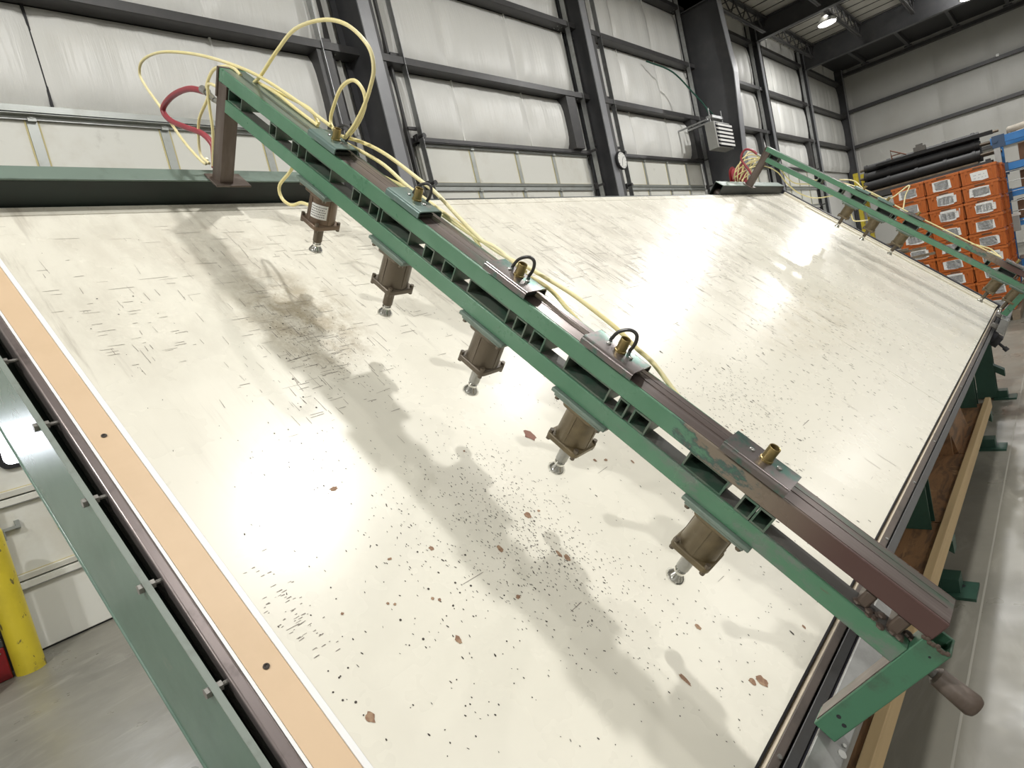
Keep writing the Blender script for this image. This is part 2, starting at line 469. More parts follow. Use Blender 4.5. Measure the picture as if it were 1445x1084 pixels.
# overhead sectional doors
def door(idx, x0, x1, stiles, lens=False):
    d = MB().box(x0, x1, WY - .03, WY + .08, 0, .02).build('door_%d' % idx, 'black_rubber', kind='structure')
    seams = [0.012, .58, 1.24, 1.83, 2.45, 3.07, 3.68, 4.28]
    for k in range(7):
        z0, z1 = seams[k], seams[k + 1]
        MB().box(x0, x1, WY - .045, WY + .02, z0 + .004, z1 - .004).build('section_panel', 'door_white', d, bevel=.004)
        # rails at the joint between two sections
        MB().prism([(WY - .046, z1 - .055), (WY - .075, z1 - .055), (WY - .075, z1 - .01), (WY - .046, z1 - .004)], 0, x0, x1).build('section_rail', 'door_rail' if k > 4 else 'door_white', d)
        if k < 6: MB().prism([(WY - .046, z1 + .004), (WY - .066, z1 + .01), (WY - .075, z1 + .05), (WY - .046, z1 + .055)], 0, x0, x1).build('section_rail', 'door_white' if k < 4 else 'door_rail', d)
        MB().box(x0, x1, WY - .074, WY - .046, z1 - .062, z1 - .055).build('rail_edge', 'galv', d)
        MB().box(x0, x1, WY - .0485, WY - .046, z1 + .056, z1 + .062).build('caulk_line', 'seal_yellow', d)
    for x in stiles:
        for k in (4, 5, 6):
            z0, z1 = seams[k] + .06, seams[k + 1] - .056
            MB().box(x - .038, x + .038, WY - .056, WY - .044, z0, z1).build('stile', 'door_rail', d)
            MB().box(x - .052, x - .04, WY - .05, WY - .044, z0, z1).box(x + .04, x + .052, WY - .05, WY - .044, z0, z1).build('caulk_line', 'seal_yellow', d)
            MB().cyl((x, WY - .09, z1 + .02), (x, WY - .05, z1 + .02), .02, n=8).box(x - .03, x + .03, WY - .085, WY - .05, z1 - .02, z1 + .03).build('hinge', 'door_rail', d)
    MB().box(x0 - .1, x1 + .1, 6.08, 6.2, 4.25, 4.265).box(x0 - .1, x1 + .1, 6.08, 6.09, 4.255, 4.32).box(x0 - .1, x1 + .1, 6.17, 6.2, 4.24, 4.34).build('header', 'dark_steel' if idx > 1 else 'door_rail', d)
    # high-lift tracks: two galvanised angles tied by short rungs
    for xs, sg in ((x0 - .02, -1), (x1 + .10, 1)):
        if idx == 1 and sg < 0: continue
        tr = MB()
        tr.box(xs - .02, xs + .02, 6.02, 6.06, 0, 8.3).box(xs - .028, xs - .022, 5.97, 6.06, 0, 8.3)
        tr.build('track', 'galv', d)
        tr = MB()
        tr.box(xs + sg * .17 - .018, xs + sg * .17 + .018, 6.08, 6.14, 0, 8.3)
        z = .6
        while z < 8.2:
            tr.box(min(xs, xs + sg * .17), max(xs, xs + sg * .17), 6.05, 6.09, z, z + .035); z += .95
        tr.build('track_bracket', 'dark_steel', d)
        rl = MB()
        for z in (4.3, 3.68, 3.07): rl.cyl((xs, 5.97, z), (xs, 6.1, z), .035, n=10).box(xs - .05, xs + .03, 6.06, 6.14, z - .05, z + .05)
        rl.build('track_roller', 'dark_steel', d)
    return d
d1 = door(1, .44, 4.42, (1.52, 2.56, 3.58))
d2 = door(2, 5.76, 9.74, (6.76, 7.78, 8.74))
d3 = door(3, 10.9, 14.6, (11.85, 12.85, 13.8))
d4 = door(4, 15.4, 19.2, (16.4, 17.4, 18.4))
d5 = door(5, 20.1, 23.9, (21.1, 22.1, 23.1))
# small daylight window in the nearest door
wz0, wz1 = 1.49, 1.77
def rrect(x0, x1, z0, z1, r, n=5):
    o = []
    for cx, cz, a0 in ((x1 - r, z1 - r, 0), (x0 + r, z1 - r, 90), (x0 + r, z0 + r, 180), (x1 - r, z0 + r, 270)):
        for k in range(n + 1):
            a = math.radians(a0 + 90 * k / n); o.append((cx + r * math.cos(a), cz + r * math.sin(a)))
    return o
d0 = door(6, -4.4, -.46, (-3.4, -2.4, -1.4))
for wx0, wx1, dd in ((.655, 1.25, d1), (-1.15, -.62, d0)):
    outer = rrect(wx0 - .035, wx1 + .035, wz0 - .035, wz1 + .035, .07)
    inner = rrect(wx0, wx1, wz0, wz1, .05)
    s = MB(); n = len(outer)
    for y in (WY - .07, WY - .045):
        s.v += [(p[0], y, p[1]) for p in outer] + [(p[0], y, p[1]) for p in inner]
    for k in range(n):
        j = (k + 1) % n
        s.f += [(k, j, n + j, n + k), (k, 2 * n + k, 2 * n + j, j), (n + k, n + j, 3 * n + j, 3 * n + k)]
    s.build('window_gasket', 'black_rubber', dd)
    MB().prism(inner, 1, WY - .055, WY - .047).build('window_pane', 'daylight', dd, label='bright daylight pane in the door')
MB().box(.85, .885, WY - .05, WY - .046, .88, 1.02).build('paper_tag', 'tag_yellow', d1, label='yellow tag stuck on the door')
MB().box(.5, .63, WY - .085, WY - .05, 1.0, 1.02).box(.6, .63, WY - .075, WY - .045, .99, 1.06).cyl((.52, WY - .08, 1.01), (.52, WY - .08, .93), .008).build('lift_handle', 'door_rail', d1)

# end wall insulation + girts
EG = [(5.2, 5.27), (6.62, 6.69), (8.08, 8.15), (3.7, 3.77)]
ys = [6.0, 5.75, 2.95, 1.32, -.4, -2.1, -3.8, -5.5]
for (z0, z1) in ((.1, 3.7), (3.77, 5.2), (5.27, 6.62), (6.69, 8.08), (8.15, 9.0)):
    for a, b in zip(ys[1:], ys):
        sheet(a, b - .012, z0, z1, 8, 6, .07, 'x', EX).build('insulation_panel', 'vinyl_end', wall_end, angle=80)
        MB().box(EX - .035, EX, a - .02, a + .006, z0, z1).build('insulation_seam', 'vinyl_end', wall_end)
for (z0, z1) in EG:
    MB().box(EX - .22, EX, -20, 6.1, z0, z1 - .03).box(EX - .225, EX - .21, -20, 6.1, z0, z1 + .05).build('girt', 'dark_steel', wall_end)
MB().box(EX - .3, EX - .2, 1.06, 1.14, 6.72, 6.8).build('exit_light', 'louver_white', wall_end)

# roof: deck, rafters, bar joists
ceiling = MB().box(-16, EX + .3, -20, WY + .4, 8.4, 8.6).build('ceiling', 'deck', kind='structure')
for k in range(0, 15): MB().box(15.4 + k * .62, 15.43 + k * .62, -6, WY, 8.385, 8.4).build('deck_seam', 'dark_steel', ceiling)
for x, z0, z1, h in ((15.0, 7.75, 8.37, .11), (19.65, 7.86, 8.36, .1), (24.3, 7.70, 8.36, .1)):
    r = MB().box(x - .01, x + .01, -14, 6.15, z0, z1).box(x - h, x + h, -14, 6.15, z0 - .015, z0 + .01).box(x - h, x + h, -14, 6.15, z1 - .01, z1 + .015)
    r.build('rafter', 'column_paint', ceiling)
def joist(x0, x1, y):
    j = MB()
    j.box(x0, x1, y - .06, y - .005, 8.32, 8.37).box(x0, x1, y + .005, y + .06, 8.32, 8.37)
    j.box(x0 + .3, x1 - .3, y - .05, y - .005, 7.90, 7.94).box(x0 + .3, x1 - .3, y + .005, y + .05, 7.90, 7.94)
    n = 12; w = (x1 - x0) / n
    for k in range(n):
        a = (x0 + k * w, y, 8.32 if k % 2 == 0 else 7.94); b = (x0 + (k + 1) * w, y, 7.94 if k % 2 == 0 else 8.32)
        j.tube([a, b], .02, 6, 0)
    return j
for (x0, x1) in ((10.05, 15.0), (15.0, 19.65), (19.65, 24.3)):
    src = joist(x0, x1, 0)
    j0 = None
    for y in (5.6, 4.15, 2.7, 1.25, -.2, -1.65, -3.1, -4.55):
        if j0 is None: j0 = src.build('bar_joist', 'dark_steel', ceiling, loc=(0, y, 0))
        else: inst(j0, ceiling, (0, y, 0))
# last bay: dark sheet carries the roof's shade in its colour, with purlin stubs
MB().box(24.42, EX, -14, 6.1, 8.36, 8.385).build('bay_shade_sheet', 'deck_shade', ceiling)
for y in (5.0, 3.55, 2.1, .65, -.8): MB().box(24.3, 29.0, y - .05, y + .05, 8.18, 8.36).box(28.9, 29.1, y - .12, y + .12, 8.16, 8.20).build('purlin', 'column_paint', ceiling)

# high-bay lamp fixtures, also for the added fill lamps
for i, (x, y, z, p) in enumerate(LAMPS):
    L = empty('high_bay_lamp', (x, y, z), ['round high-bay lamp above the near end of the table', 'high-bay lamp over the middle of the hall', 'high-bay lamp farthest down the hall, nearer the aisle', 'bright round high-bay lamp glowing among the roof joists by the long wall', 'high-bay lamp over the long middle of the tilted table',
         'high-bay lamp over the aisle beside the table', 'high-bay lamp farthest behind the camera', 'added unseen fill lamp high over the floor left of the table', 'high-bay lamp over the aisle beside the crates', 'high-bay lamp over the aisle by the end wall', 'added unseen fill lamp over the far side of the hall, left', 'added unseen fill lamp over the far side of the hall, middle', 'added unseen fill lamp over the far side of the hall, right', 'added unseen fill lamp over the floor between camera and left wall'][i], 'lamp', 'high-bay lamps under the roof')
    MB().lathe((0, 0, 0), (0, 0, 1), [(0, .26), (.02, .265), (.12, .2), (.2, .12), (.34, .11), (.36, .05)], 20).build('reflector', 'zinc', L)
    MB().lathe((0, 0, -.012), (0, 0, 1), [(0, .225), (.01, .225)], 20).build('lens', 'lamp_glow', L)
    MB().cyl((0, 0, .36), (0, 0, 8.38 - z), .012, n=6).build('hanger', 'galv', L)

# ================================================================== TILT TABLE
table = empty('tilt_table', O, 'long cream-topped tilted work table with steel frame', 'work table', rot=(TH, 0, 0))
UN = lambda v: .40 - .035 * v         # near edge (slightly out of square)
UF = lambda v: 6.95 + .093 * v        # far edge
VT = 2.262
def strip(fa, fb, v0, v1, w0, w1, s=None):
    s = s or MB()
    return s.hexa([(fa(v0), v0, w0), (fb(v0), v0, w0), (fb(v1), v1, w0), (fa(v1), v1, w0), (fa(v0), v0, w1), (fb(v0), v0, w1), (fb(v1), v1, w1), (fa(v1), v1, w1)])
FS = lambda v: 6.41 + .108 * v        # seam of the far sheet
MS = lambda v: 3.66 + .065 * (v - 2.1)
g = .0015
VS = 2.212
strip(UN, lambda v: MS(v) - g, 0, VS, -.022, 0).build('table_sheet', 'cream_laminate', table)
strip(lambda v: MS(v) + g, lambda v: FS(v) - g, 0, VS, -.022, 0).build('table_sheet', 'cream_laminate', table)
strip(lambda v: FS(v) + .006, UF, 0, VT, -.022, 0).build('table_sheet', 'cream_laminate', table)
strip(UN, lambda v: FS(v) - g, VS + .003, VT, -.022, 0).build('edge_board', 'cream_laminate', table)
strip(lambda v: UN(v) - .011, lambda v: UN(v) - .0005, -.01, VT, -.022, .001).build('laminate_edge', 'white_edge', table, label='white raw edge of the laminate')
strip(lambda v: .334 - .0345 * v, lambda v: UN(v) - .0115, -.01, VT, -.03, -.0015).build('edge_strip', 'tan_board', table, label='tan fibreboard strip along the near end')
strip(lambda v: .3275 - .0342 * v, lambda v: .3335 - .0345 * v, -.02, VT, -.03, -.003).build('laminate_edge', 'white_edge', table, label='thin white line beside the steel tube')
strip(lambda v: .303 - .030 * v, lambda v: .327 - .034 * v, -.03, VT + .02, -.055, -.001).build('edge_tube', 'steel_brown', table, bevel=.004, label='brown steel tube along the near end')
for v in (.18, .669, 1.275, 1.9):
    u = UN(v) - .04
    sc_ = MB().lathe((u, v, -.0012), (0, 0, 1), [(0, .0055), (.0012, .0055), (.002, .0035), (.0002, .002), (.0002, .0005)], 12)
    sc_.build('wood_screw', 'chip_dark', table)
# near end channel beam
strip(lambda v: .288 - .040 * v, lambda v: .33 - .034 * v, -.05, VT + .1, -.088, -.080).build('gap_shade_fill', 'green_shaded', table)  # added dark filler; the darkness of the open gap is its colour
strip(lambda v: .325 - .034 * v, lambda v: .34 - .034 * v, -.05, VT + .1, -.262, -.056).build('gap_shade_fill', 'green_shaded', table)
BF = lambda v: .283 - .040 * v
bw = strip(lambda v: BF(v), lambda v: BF(v) + .009, -.08, VT + .3, -.262, -.004)
nb = bw.build('end_channel', 'green_grey', table, label='grey green steel channel under the near end')
strip(lambda v: BF(v) - .001, lambda v: BF(v) + .010, -.08, VT + .3, -.004, -.0022).build('channel_lip', 'green_lip', nb)
strip(lambda v: BF(v) - .003, lambda v: BF(v) + .06, -.08, VT + .3, -.272, -.262).build('channel_flange', 'green_grey', nb, bevel=.004)
bolt0 = None
for v in (.012, .237, .461, .686, .909, 1.13, 1.357, 1.58, 1.805, 2.03):
    if bolt0 is None:
        s = MB().cyl((-.008, 0, 0), (0, 0, 0), .0088, n=6).cyl((.0, 0, 0), (.036, 0, 0), .004, n=8).cyl((.010, 0, 0), (.018, 0, 0), .0085, n=6)
        bolt0 = s.build('hex_bolt', 'zinc', table, loc=(BF(v), v, -.0125))
        bolt0.data.materials[0] = M['bolt_steel'].m
    else: inst(bolt0, table, (BF(v), v, -.0125))
# understructure: longitudinal and cross members
MB().box(.32, 6.95, -.02, .07, -.13, -.03).box(.32, 6.95, 1.02, 1.12, -.15, -.03).box(.32, 6.95, 2.12, 2.22, -.15, -.03).build('long_beam', 'frame_green', table)
for u in (1.2, 3.15, 5.3, 6.85): MB().box(u - .05, u + .05, .07, 2.12, -.14, -.03).build('cross_beam', 'frame_green', table)
# low edge rails
UL0, UL1 = .30, 7.02
MB().box(UL0, UL1, -.0125, -.0005, -.05, -.026).build('edge_gap', 'black_gap', table)
MB().box(UL0, UL1, -.0165, -.0125, -.05, .0).build('rail_edge', 'rail_cream', table, bevel=.001)
MB().prism([(-.0167, -.001), (-.037, -.004), (-.037, -.06), (-.0167, -.06)], 0, UL0, UL1).build('edge_rail', 'rail_brown', table, bevel=.002, label='worn brown steel rail along the low edge')
MB().box(UL0, UL1, -.043, -.0372, -.06, -.022).build('edge_gap', 'black_gap', table)
MB().prism([(-.0432, -.010), (-.066, -.014), (-.069, -.017), (-.069, -.075), (-.0432, -.075)], 0, UL0, UL1).build('guide_rail', 'rail_grey', table, bevel=.002, label='dark grey roller rail along the low edge')
rb = MB()
for k in range(12): rb.cyl((1.0 + k * .5, -.029, -.004), (1.0 + k * .5, -.029, .0005), .005, n=8)
rb.build('rail_screw', 'zinc', table)
# far end trim and raised fence strip
strip(lambda v: UF(v) + .003, lambda v: UF(v) + .05, -.02, VT + .03, -.06, .030).build('end_trim', 'black_gap', table, label='dark steel strip along the far end')
strip(lambda v: UF(v) - .095, lambda v: UF(v) - .04, .015, 1.97, 0, .014).build('end_fence', 'cream_edge', table, bevel=.003, label='raised cream strip along the far end')
strip(lambda v: UF(v) - .03, lambda v: UF(v) + .002, .0, VT, 0, .022).build('end_bar', 'cream_edge', table, bevel=.003)
# top edge rail behind the sheet for the upper carriages
MB().box(.2, 7.1, VT + .004, VT + .02, -.09, -.003).build('top_rail', 'green_shaded', table)
MB().box(.2, 7.1, VT + .02, VT + .12, -.09, -.06).build('top_rail', 'green_shaded', table)
# legs and feet (upright in the hall)
for x in (1.0, 3.15, 5.3, 6.75):
    lg = MB()
    def ztop(y): return O.z + (y - O.y) * math.tan(TH) - .16 / math.cos(TH)
    for y in (.64, 1.95):
        lg.box(x - .05, x + .05, y - .006, y + .006, .02, ztop(y))
        lg.box(x - .055, x - .045, y - .07, y + .07, .02, ztop(y - .07)).box(x + .045, x + .055, y - .07, y + .07, .02, ztop(y - .07))
    lg.box(x - .05, x + .05, .5, 2.15, .012, .075).hexa([(x - .04, .5, .2), (x + .04, .5, .2), (x + .04, 1.95, 1.2), (x - .04, 1.95, 1.2), (x - .04, .5, .26), (x + .04, .5, .26), (x + .04, 1.95, 1.28), (x - .04, 1.95, 1.28)])
    lo = lg.build('leg', 'frame_green', table, world=True)
    MB().prism([(.57, .07), (.64, ztop(.6)), (.80, ztop(.72)), (.70, .07)], 0, x + .056, x + .066).build('gusset', 'frame_green', lo)
    lo.children[0].data.transform(table.matrix_basis.inverted())
    MB().box(x - .09, x + .07, .44, .60, 0, .014).build('foot_plate', 'frame_green', table, world=True)
    MB().cyl((x + .02, .5, .0142), (x + .02, .5, .0152), .013, n=12).build('bolt_hole', 'black_gap', table, world=True)
# shelf under the low edge
sx = [1.0, 2.3, 3.18, 4.2, 5.36]
for a, b in zip(sx, sx[1:]):
    MB().box(a + .004, b - .004, .545, 1.25, .30 + random.uniform(0, .006), .318).build('shelf_board', 'plywood', table, world=True, label='stained plywood shelf board')
MB().hexa([(1.0, .50, .27), (5.42, .50, .27), (5.42, .534, .27), (1.0, .534, .27), (1.0, .50, .345), (5.42, .503, .345), (5.42, .537, .345), (1.0, .534, .345)]).build('shelf_lip', 'lumber', table, world=True, bevel=.004, label='raw lumber board along the shelf edge')
MB().box(4.16, 4.2, .6, .82, .318, .52).hexa([(4.2, .575, .318), (4.75, .575, .318), (4.75, .6, .318), (4.2, .6, .318), (4.2, .615, .5), (4.75, .615, .5), (4.75, .635, .5), (4.2, .635, .5)]).build('shelf_board', 'plywood', table, world=True, label='plywood board standing on the shelf')

# chips and scratches in the laminate: thin flakes lying in the surface
def blob(u, v, r, el, seed, n=14, rot=0.0):
    rd = random.Random(seed); pts = []
    for k in range(n):
        a = 2 * PI * k / n
        q = r * (.7 + .5 * rd.random())
        x, y = q * math.cos(a), q * el * math.sin(a)
        c, s_ = math.cos(rot), math.sin(rot)
        pts.append((u + x * c - y * s_, v + x * s_ + y * c, .0006))
    return pts
def clipped(pts): return all(p[1] > .001 and p[0] > UN(p[1]) + .001 for p in pts)
BIG = [(1.213, .854, .017, 1.25), (1.358, .673, .007, .8), (1.435, .625, .004, 1.7), (.987, .655, .0085, 1.2), (1.023, .649, .005, .8), (.636, .939, .009, .7), (.722, .704, .0055, 1.2), (.631, .729, .0055, .5),
       (.855, .621, .006, 1.8), (.979, .518, .007, 1.5), (.969, .535, .005, 2.2), (.633, .517, .006, 1.5), (.802, .514, .0055, .9), (1.109, .221, .0065, 1.4), (.967, .178, .0055, 2.8), (1.122, .062, .012, 1.3), (1.10, .075, .008, 1.2),
       (.423, .502, .007, 1.4), (1.323, .688, .005, 1.4), (.487, .68, .003, 1), (.991, .892, .0035, 1), (.647, .611, .0035, 1), (.657, .601, .0035, 1), (.568, .651, .003, 1), (.578, .642, .003, 1), (1.366, .045, .005, 1.3), (2.009, .507, .004, 1.4)]
for i, (u, v, r, el) in enumerate(BIG):
    MB().flat(blob(u, v, r, el, i + 3)).build('chip', 'chip_red' if i == 0 else 'chip_brown', table)
rd = random.Random(11)
dk = MB()
#            u    v    su   sv    n    len         wid
ZONES = [(.98, .76, .10, .10, 330, (.002, .007), .0009), (.95, .50, .07, .10, 300, (.002, .007), .0010), (.93, .61, .09, .09, 300, (.002, .007), .0009),
         (1.03, .33, .13, .12, 110, (.002, .006), .0013), (.78, .74, .12, .12, 190, (.002, .006), .0009), (.65, .6, .14, .16, 110, (.002, .008), .0014),
         (2.21, .62, .18, .14, 420, (.003, .010), .0014), (2.84, .36, .6, .25, 140, (.004, .016), .0025), (1.87, .41, .3, .15, 150, (.003, .009), .0016),
         (1.2, 1.3, .5, .3, 260, (.002, .006), .0009), (.9, 1.42, .06, .10, 260, (.002, .006), .0010), (3.65, .75, .7, .3, 320, (.006, .024), .0030),
         (1.1, .15, .25, .12, 90, (.002, .006), .0013), (.55, .3, .12, .2, 80, (.002, .006), .0012), (.70, 1.0, .15, .12, 60, (.002, .006), .0012), (1.6, 1.0, .35, .25, 150, (.002, .007), .0013), (4.6, .7, .8, .5, 90, (.006, .02), .004)]
for cu, cv, su, sv, n, (l0, l1), wd in ZONES:
    for _ in range(n):
        u = rd.gauss(cu, su); v = rd.gauss(cv, sv)
        if not (.01 < v < 2.2 and UN(v) + .01 < u < UF(v) - .12): continue
        L = rd.uniform(l0, l1) * .5; W = wd * rd.uniform(.5, 1.3) * .85; a = rd.gauss(0.12, .25)
        c, s_ = math.cos(a), math.sin(a)
        P = [(-W, -L * .6), (0, -L), (W, -L * .5), (W * .8, L * .6), (0, L), (-W, L * .4)]
        dk.flat([(u + x * c - y * s_, v + x * s_ + y * c, .0004) for x, y in P])
# round pin holes near the wood strip
for px in range(46):
    u, v = rd.choice(((.44, 1.68), (.52, 1.72), (.42, .62), (.43, .55), (.6, .62), (.7, .6), (.88, 1.5), (.72, 1.2)))
    u += rd.gauss(0, .04); v += rd.gauss(0, .05); r = rd.uniform(.0012, .0026)
    if u < UN(v) + .012: continue
    dk.flat([(u + r * math.cos(k * PI / 4), v + r * math.sin(k * PI / 4), .0005) for k in range(8)])
dk.build('chip_marks', 'chip_dark', table, kind='stuff')
sr = MB()
SZ = [(.88, 1.40, .09, .12, 70, .07, .5), (.95, 1.7, .25, .2, 60, .08, .5), (1.5, 1.65, .3, .2, 60, .09, .5), (2.5, 1.5, .5, .25, 130, .16, .85), (3.2, 1.6, .7, .3, 150, .2, .9), (4.1, 1.7, .7, .25, 90, .22, .9),
      (.47, 1.62, .06, .12, 26, .05, .3), (.415, .72, .018, .06, 44, .014, .0), (.75, 1.25, .12, .1, 26, .05, .7), (2.0, 1.95, .7, .15, 60, .14, .7), (1.1, 2.0, .4, .12, 40, .1, .4), (1.9, .5, .6, .3, 12, .1, .5), (3.6, .9, .5, .2, 40, .14, .95)]
for cu, cv, su, sv, n, L0, pv in SZ:
    n = int(n * 1.7)
    for _ in range(n):
        u = rd.gauss(cu, su); v = rd.gauss(cv, sv); L = L0 * rd.uniform(.06, .42); W = rd.uniform(.00035, .0009) * (1 + .35 * max(0, u - 1))
        if rd.random() < pv: a = rd.gauss(.03, .05)
        else: a = PI / 2 + rd.gauss(0, .04)
        c, s_ = math.cos(a), math.sin(a)
        P = [(-W, -L), (W, -L * .9), (W * .6, L), (-W * .6, L * .8)]
        Q = [(u + x * c - y * s_, v + x * s_ + y * c, .0005) for x, y in P]
        if all(.005 < q[1] < 2.2 and UN(q[1]) + .003 < q[0] < FS(q[1]) for q in Q): sr.flat(Q)
sr.build('scratch_marks', 'scratch', table, kind='stuff')

# ================================================================== CLAMP BRIDGES
CYL_SRC = SAD_SRC = None
def cylinder(parent, v, body_mat, label=False):
    """pneumatic clamp cylinder hung under the lower tube; local origin at (u=.042, v, w=.33)"""
    global CYL_SRC
    if CYL_SRC is None:
        b = MB().lathe((0, 0, -.02), (0, 0, -1), [(0, .036), (.006, .0415), (.014, .0405), (.075, .0415), (.087, .042)], 28)
        for a in (0, PI / 2, PI, 3 * PI / 2):   # cast ribs
            b.box(.038 * math.cos(a) - .004, .038 * math.cos(a) + .004, .038 * math.sin(a) - .004, .038 * math.sin(a) + .004, -.108, -.022)
        o = b.build('air_cylinder', body_mat, parent, bevel=.0)
        MB().box(-.052, .052, -.075, .075, -.009, 0).box(-.048, .048, -.066, .066, -.0165, -.010).build('mount_plate', 'green_carriage', o, bevel=.002)
        MB().prism(rrect(-.045, .045, -.045, .045, .014), 2, -.120, -.105).build('cylinder_flange', body_mat, o, bevel=.003)
        MB().prism(rrect(-.044, .044, -.044, .044, .014), 2, -.026, -.017).build('cylinder_flange', body_mat, o, bevel=.002)
        bl = MB()
        for sx_ in (-1, 1):
            for sy in (-1, 1):
                bl.cyl((sx_ * .037, sy * .037, -.126), (sx_ * .037, sy * .037, -.098), .0055, n=8)
                bl.cyl((sx_ * .041, sy * .058, -.023), (sx_ * .041, sy * .058, -.012), .006, n=6)
        bl.build('flange_bolt', 'dark_bronze', o)
        MB().lathe((0, 0, -.119), (0, 0, -1), [(0, .0120), (.002, .0138), (.057, .0138), (.060, .0115)], 18).build('piston_rod', 'zinc', o)
        MB().lathe((0, 0, -.178), (0, 0, -1), [(0, .009), (.006, .009), (.006, .0125), (.012, .0125), (.013, .011), (.022, .0175), (.028, .0215), (.031, .0215), (.032, .016)], 22).build('foot_pad', 'chrome', o)
        o.location = (.042, v, .33)
        CYL_SRC = o
        return o
    o = inst(CYL_SRC, parent, (.042, v, .33))
    if body_mat != 'bronze_body':
        for q in [o] + [c for c in o.children if c.name.startswith('cylinder_flange')]:
            q.data = q.data.copy(); q.data.materials[0] = M[body_mat].m
    return o
def saddle(parent, v, loop=True, mat='saddle_metal'):
    global SAD_SRC
    if SAD_SRC is None:
        prof = []
        t_ = .003; x0, x1, z0, z1, r = -.038, .038, -.003, .014, .008
        def arc(cx, cz, r, a0, a1, n=5): return [(cx + r * math.cos(math.radians(a0 + (a1 - a0) * k / n)), cz + r * math.sin(math.radians(a0 + (a1 - a0) * k / n))) for k in range(n + 1)]
        out = [(x0, z0)] + arc(x0 + r, z1 - r, r, 180, 90) + arc(x1 - r, z1 - r, r, 90, 0) + [(x1, z0)]
        ins = [(x1 - t_, z0)] + arc(x1 - r, z1 - r, r - t_, 0, 90) + arc(x0 + r, z1 - r, r - t_, 90, 180) + [(x0 + t_, z0)]
        s = MB()
        n = len(out); ring = out + ins
        # channel profile lies in (u, w), swept along v
        i = 0
        for y in (-.066, .066): s.v += [(p[0], y, p[1]) for p in ring]
        N = len(ring)
        for k in range(N):
            j = (k + 1) % N
            s.f.append((k, j, N + j, N + k))
        for k in range(n - 1):
            a, b, c, d = k, k + 1, N - 2 - k, N - 1 - k
            s.f.append((a, b, c, d)); s.f.append((N + d, N + c, N + b, N + a))
        o = s.build('saddle_clamp', 'saddle_metal', parent, angle=50)
        MB().box(-.026, .026, -.05, .05, -.0095, -.002).build('saddle_spacer', 'inside_dark', o)
        MB().lathe((.004, -.004, .0135), (0, 0, 1), [(0, .0125), (.004, .0125), (.005, .0108), (.030, .0108), (.031, .0100), (.030, .0088), (.008, .0088)], 18, True).build('pipe_nipple', 'brass', o)
        MB().lathe((.002, .024, .0135), (0, 0, 1), [(0, .005), (.003, .005), (.004, .003)], 10).build('saddle_screw', 'zinc', o)
        MB().lathe((.006, -.030, .0135), (0, 0, 1), [(0, .005), (.003, .005), (.004, .003)], 10).build('saddle_screw', 'zinc', o)
        MB().tube([(.022, .034, .010), (.028, .028, .034), (.034, .010, .050), (.038, -.006, .048), (.036, -.013, .030), (.030, -.010, .006)], .0038, 8).build('hose_loop', 'black_hose', o)
        o.location = (.026, v, .461)
        SAD_SRC = o
        if mat != 'saddle_metal': o.data.materials[0] = M[mat].m
        return o
    o = inst(SAD_SRC, parent, (.026, v, .461))
    o.data = o.data.copy(); o.data.materials[0] = M[mat].m
    if not loop:
        for c in list(o.children):
            if c.name.startswith('hose_loop'): bpy.data.objects.remove(c)
    return o
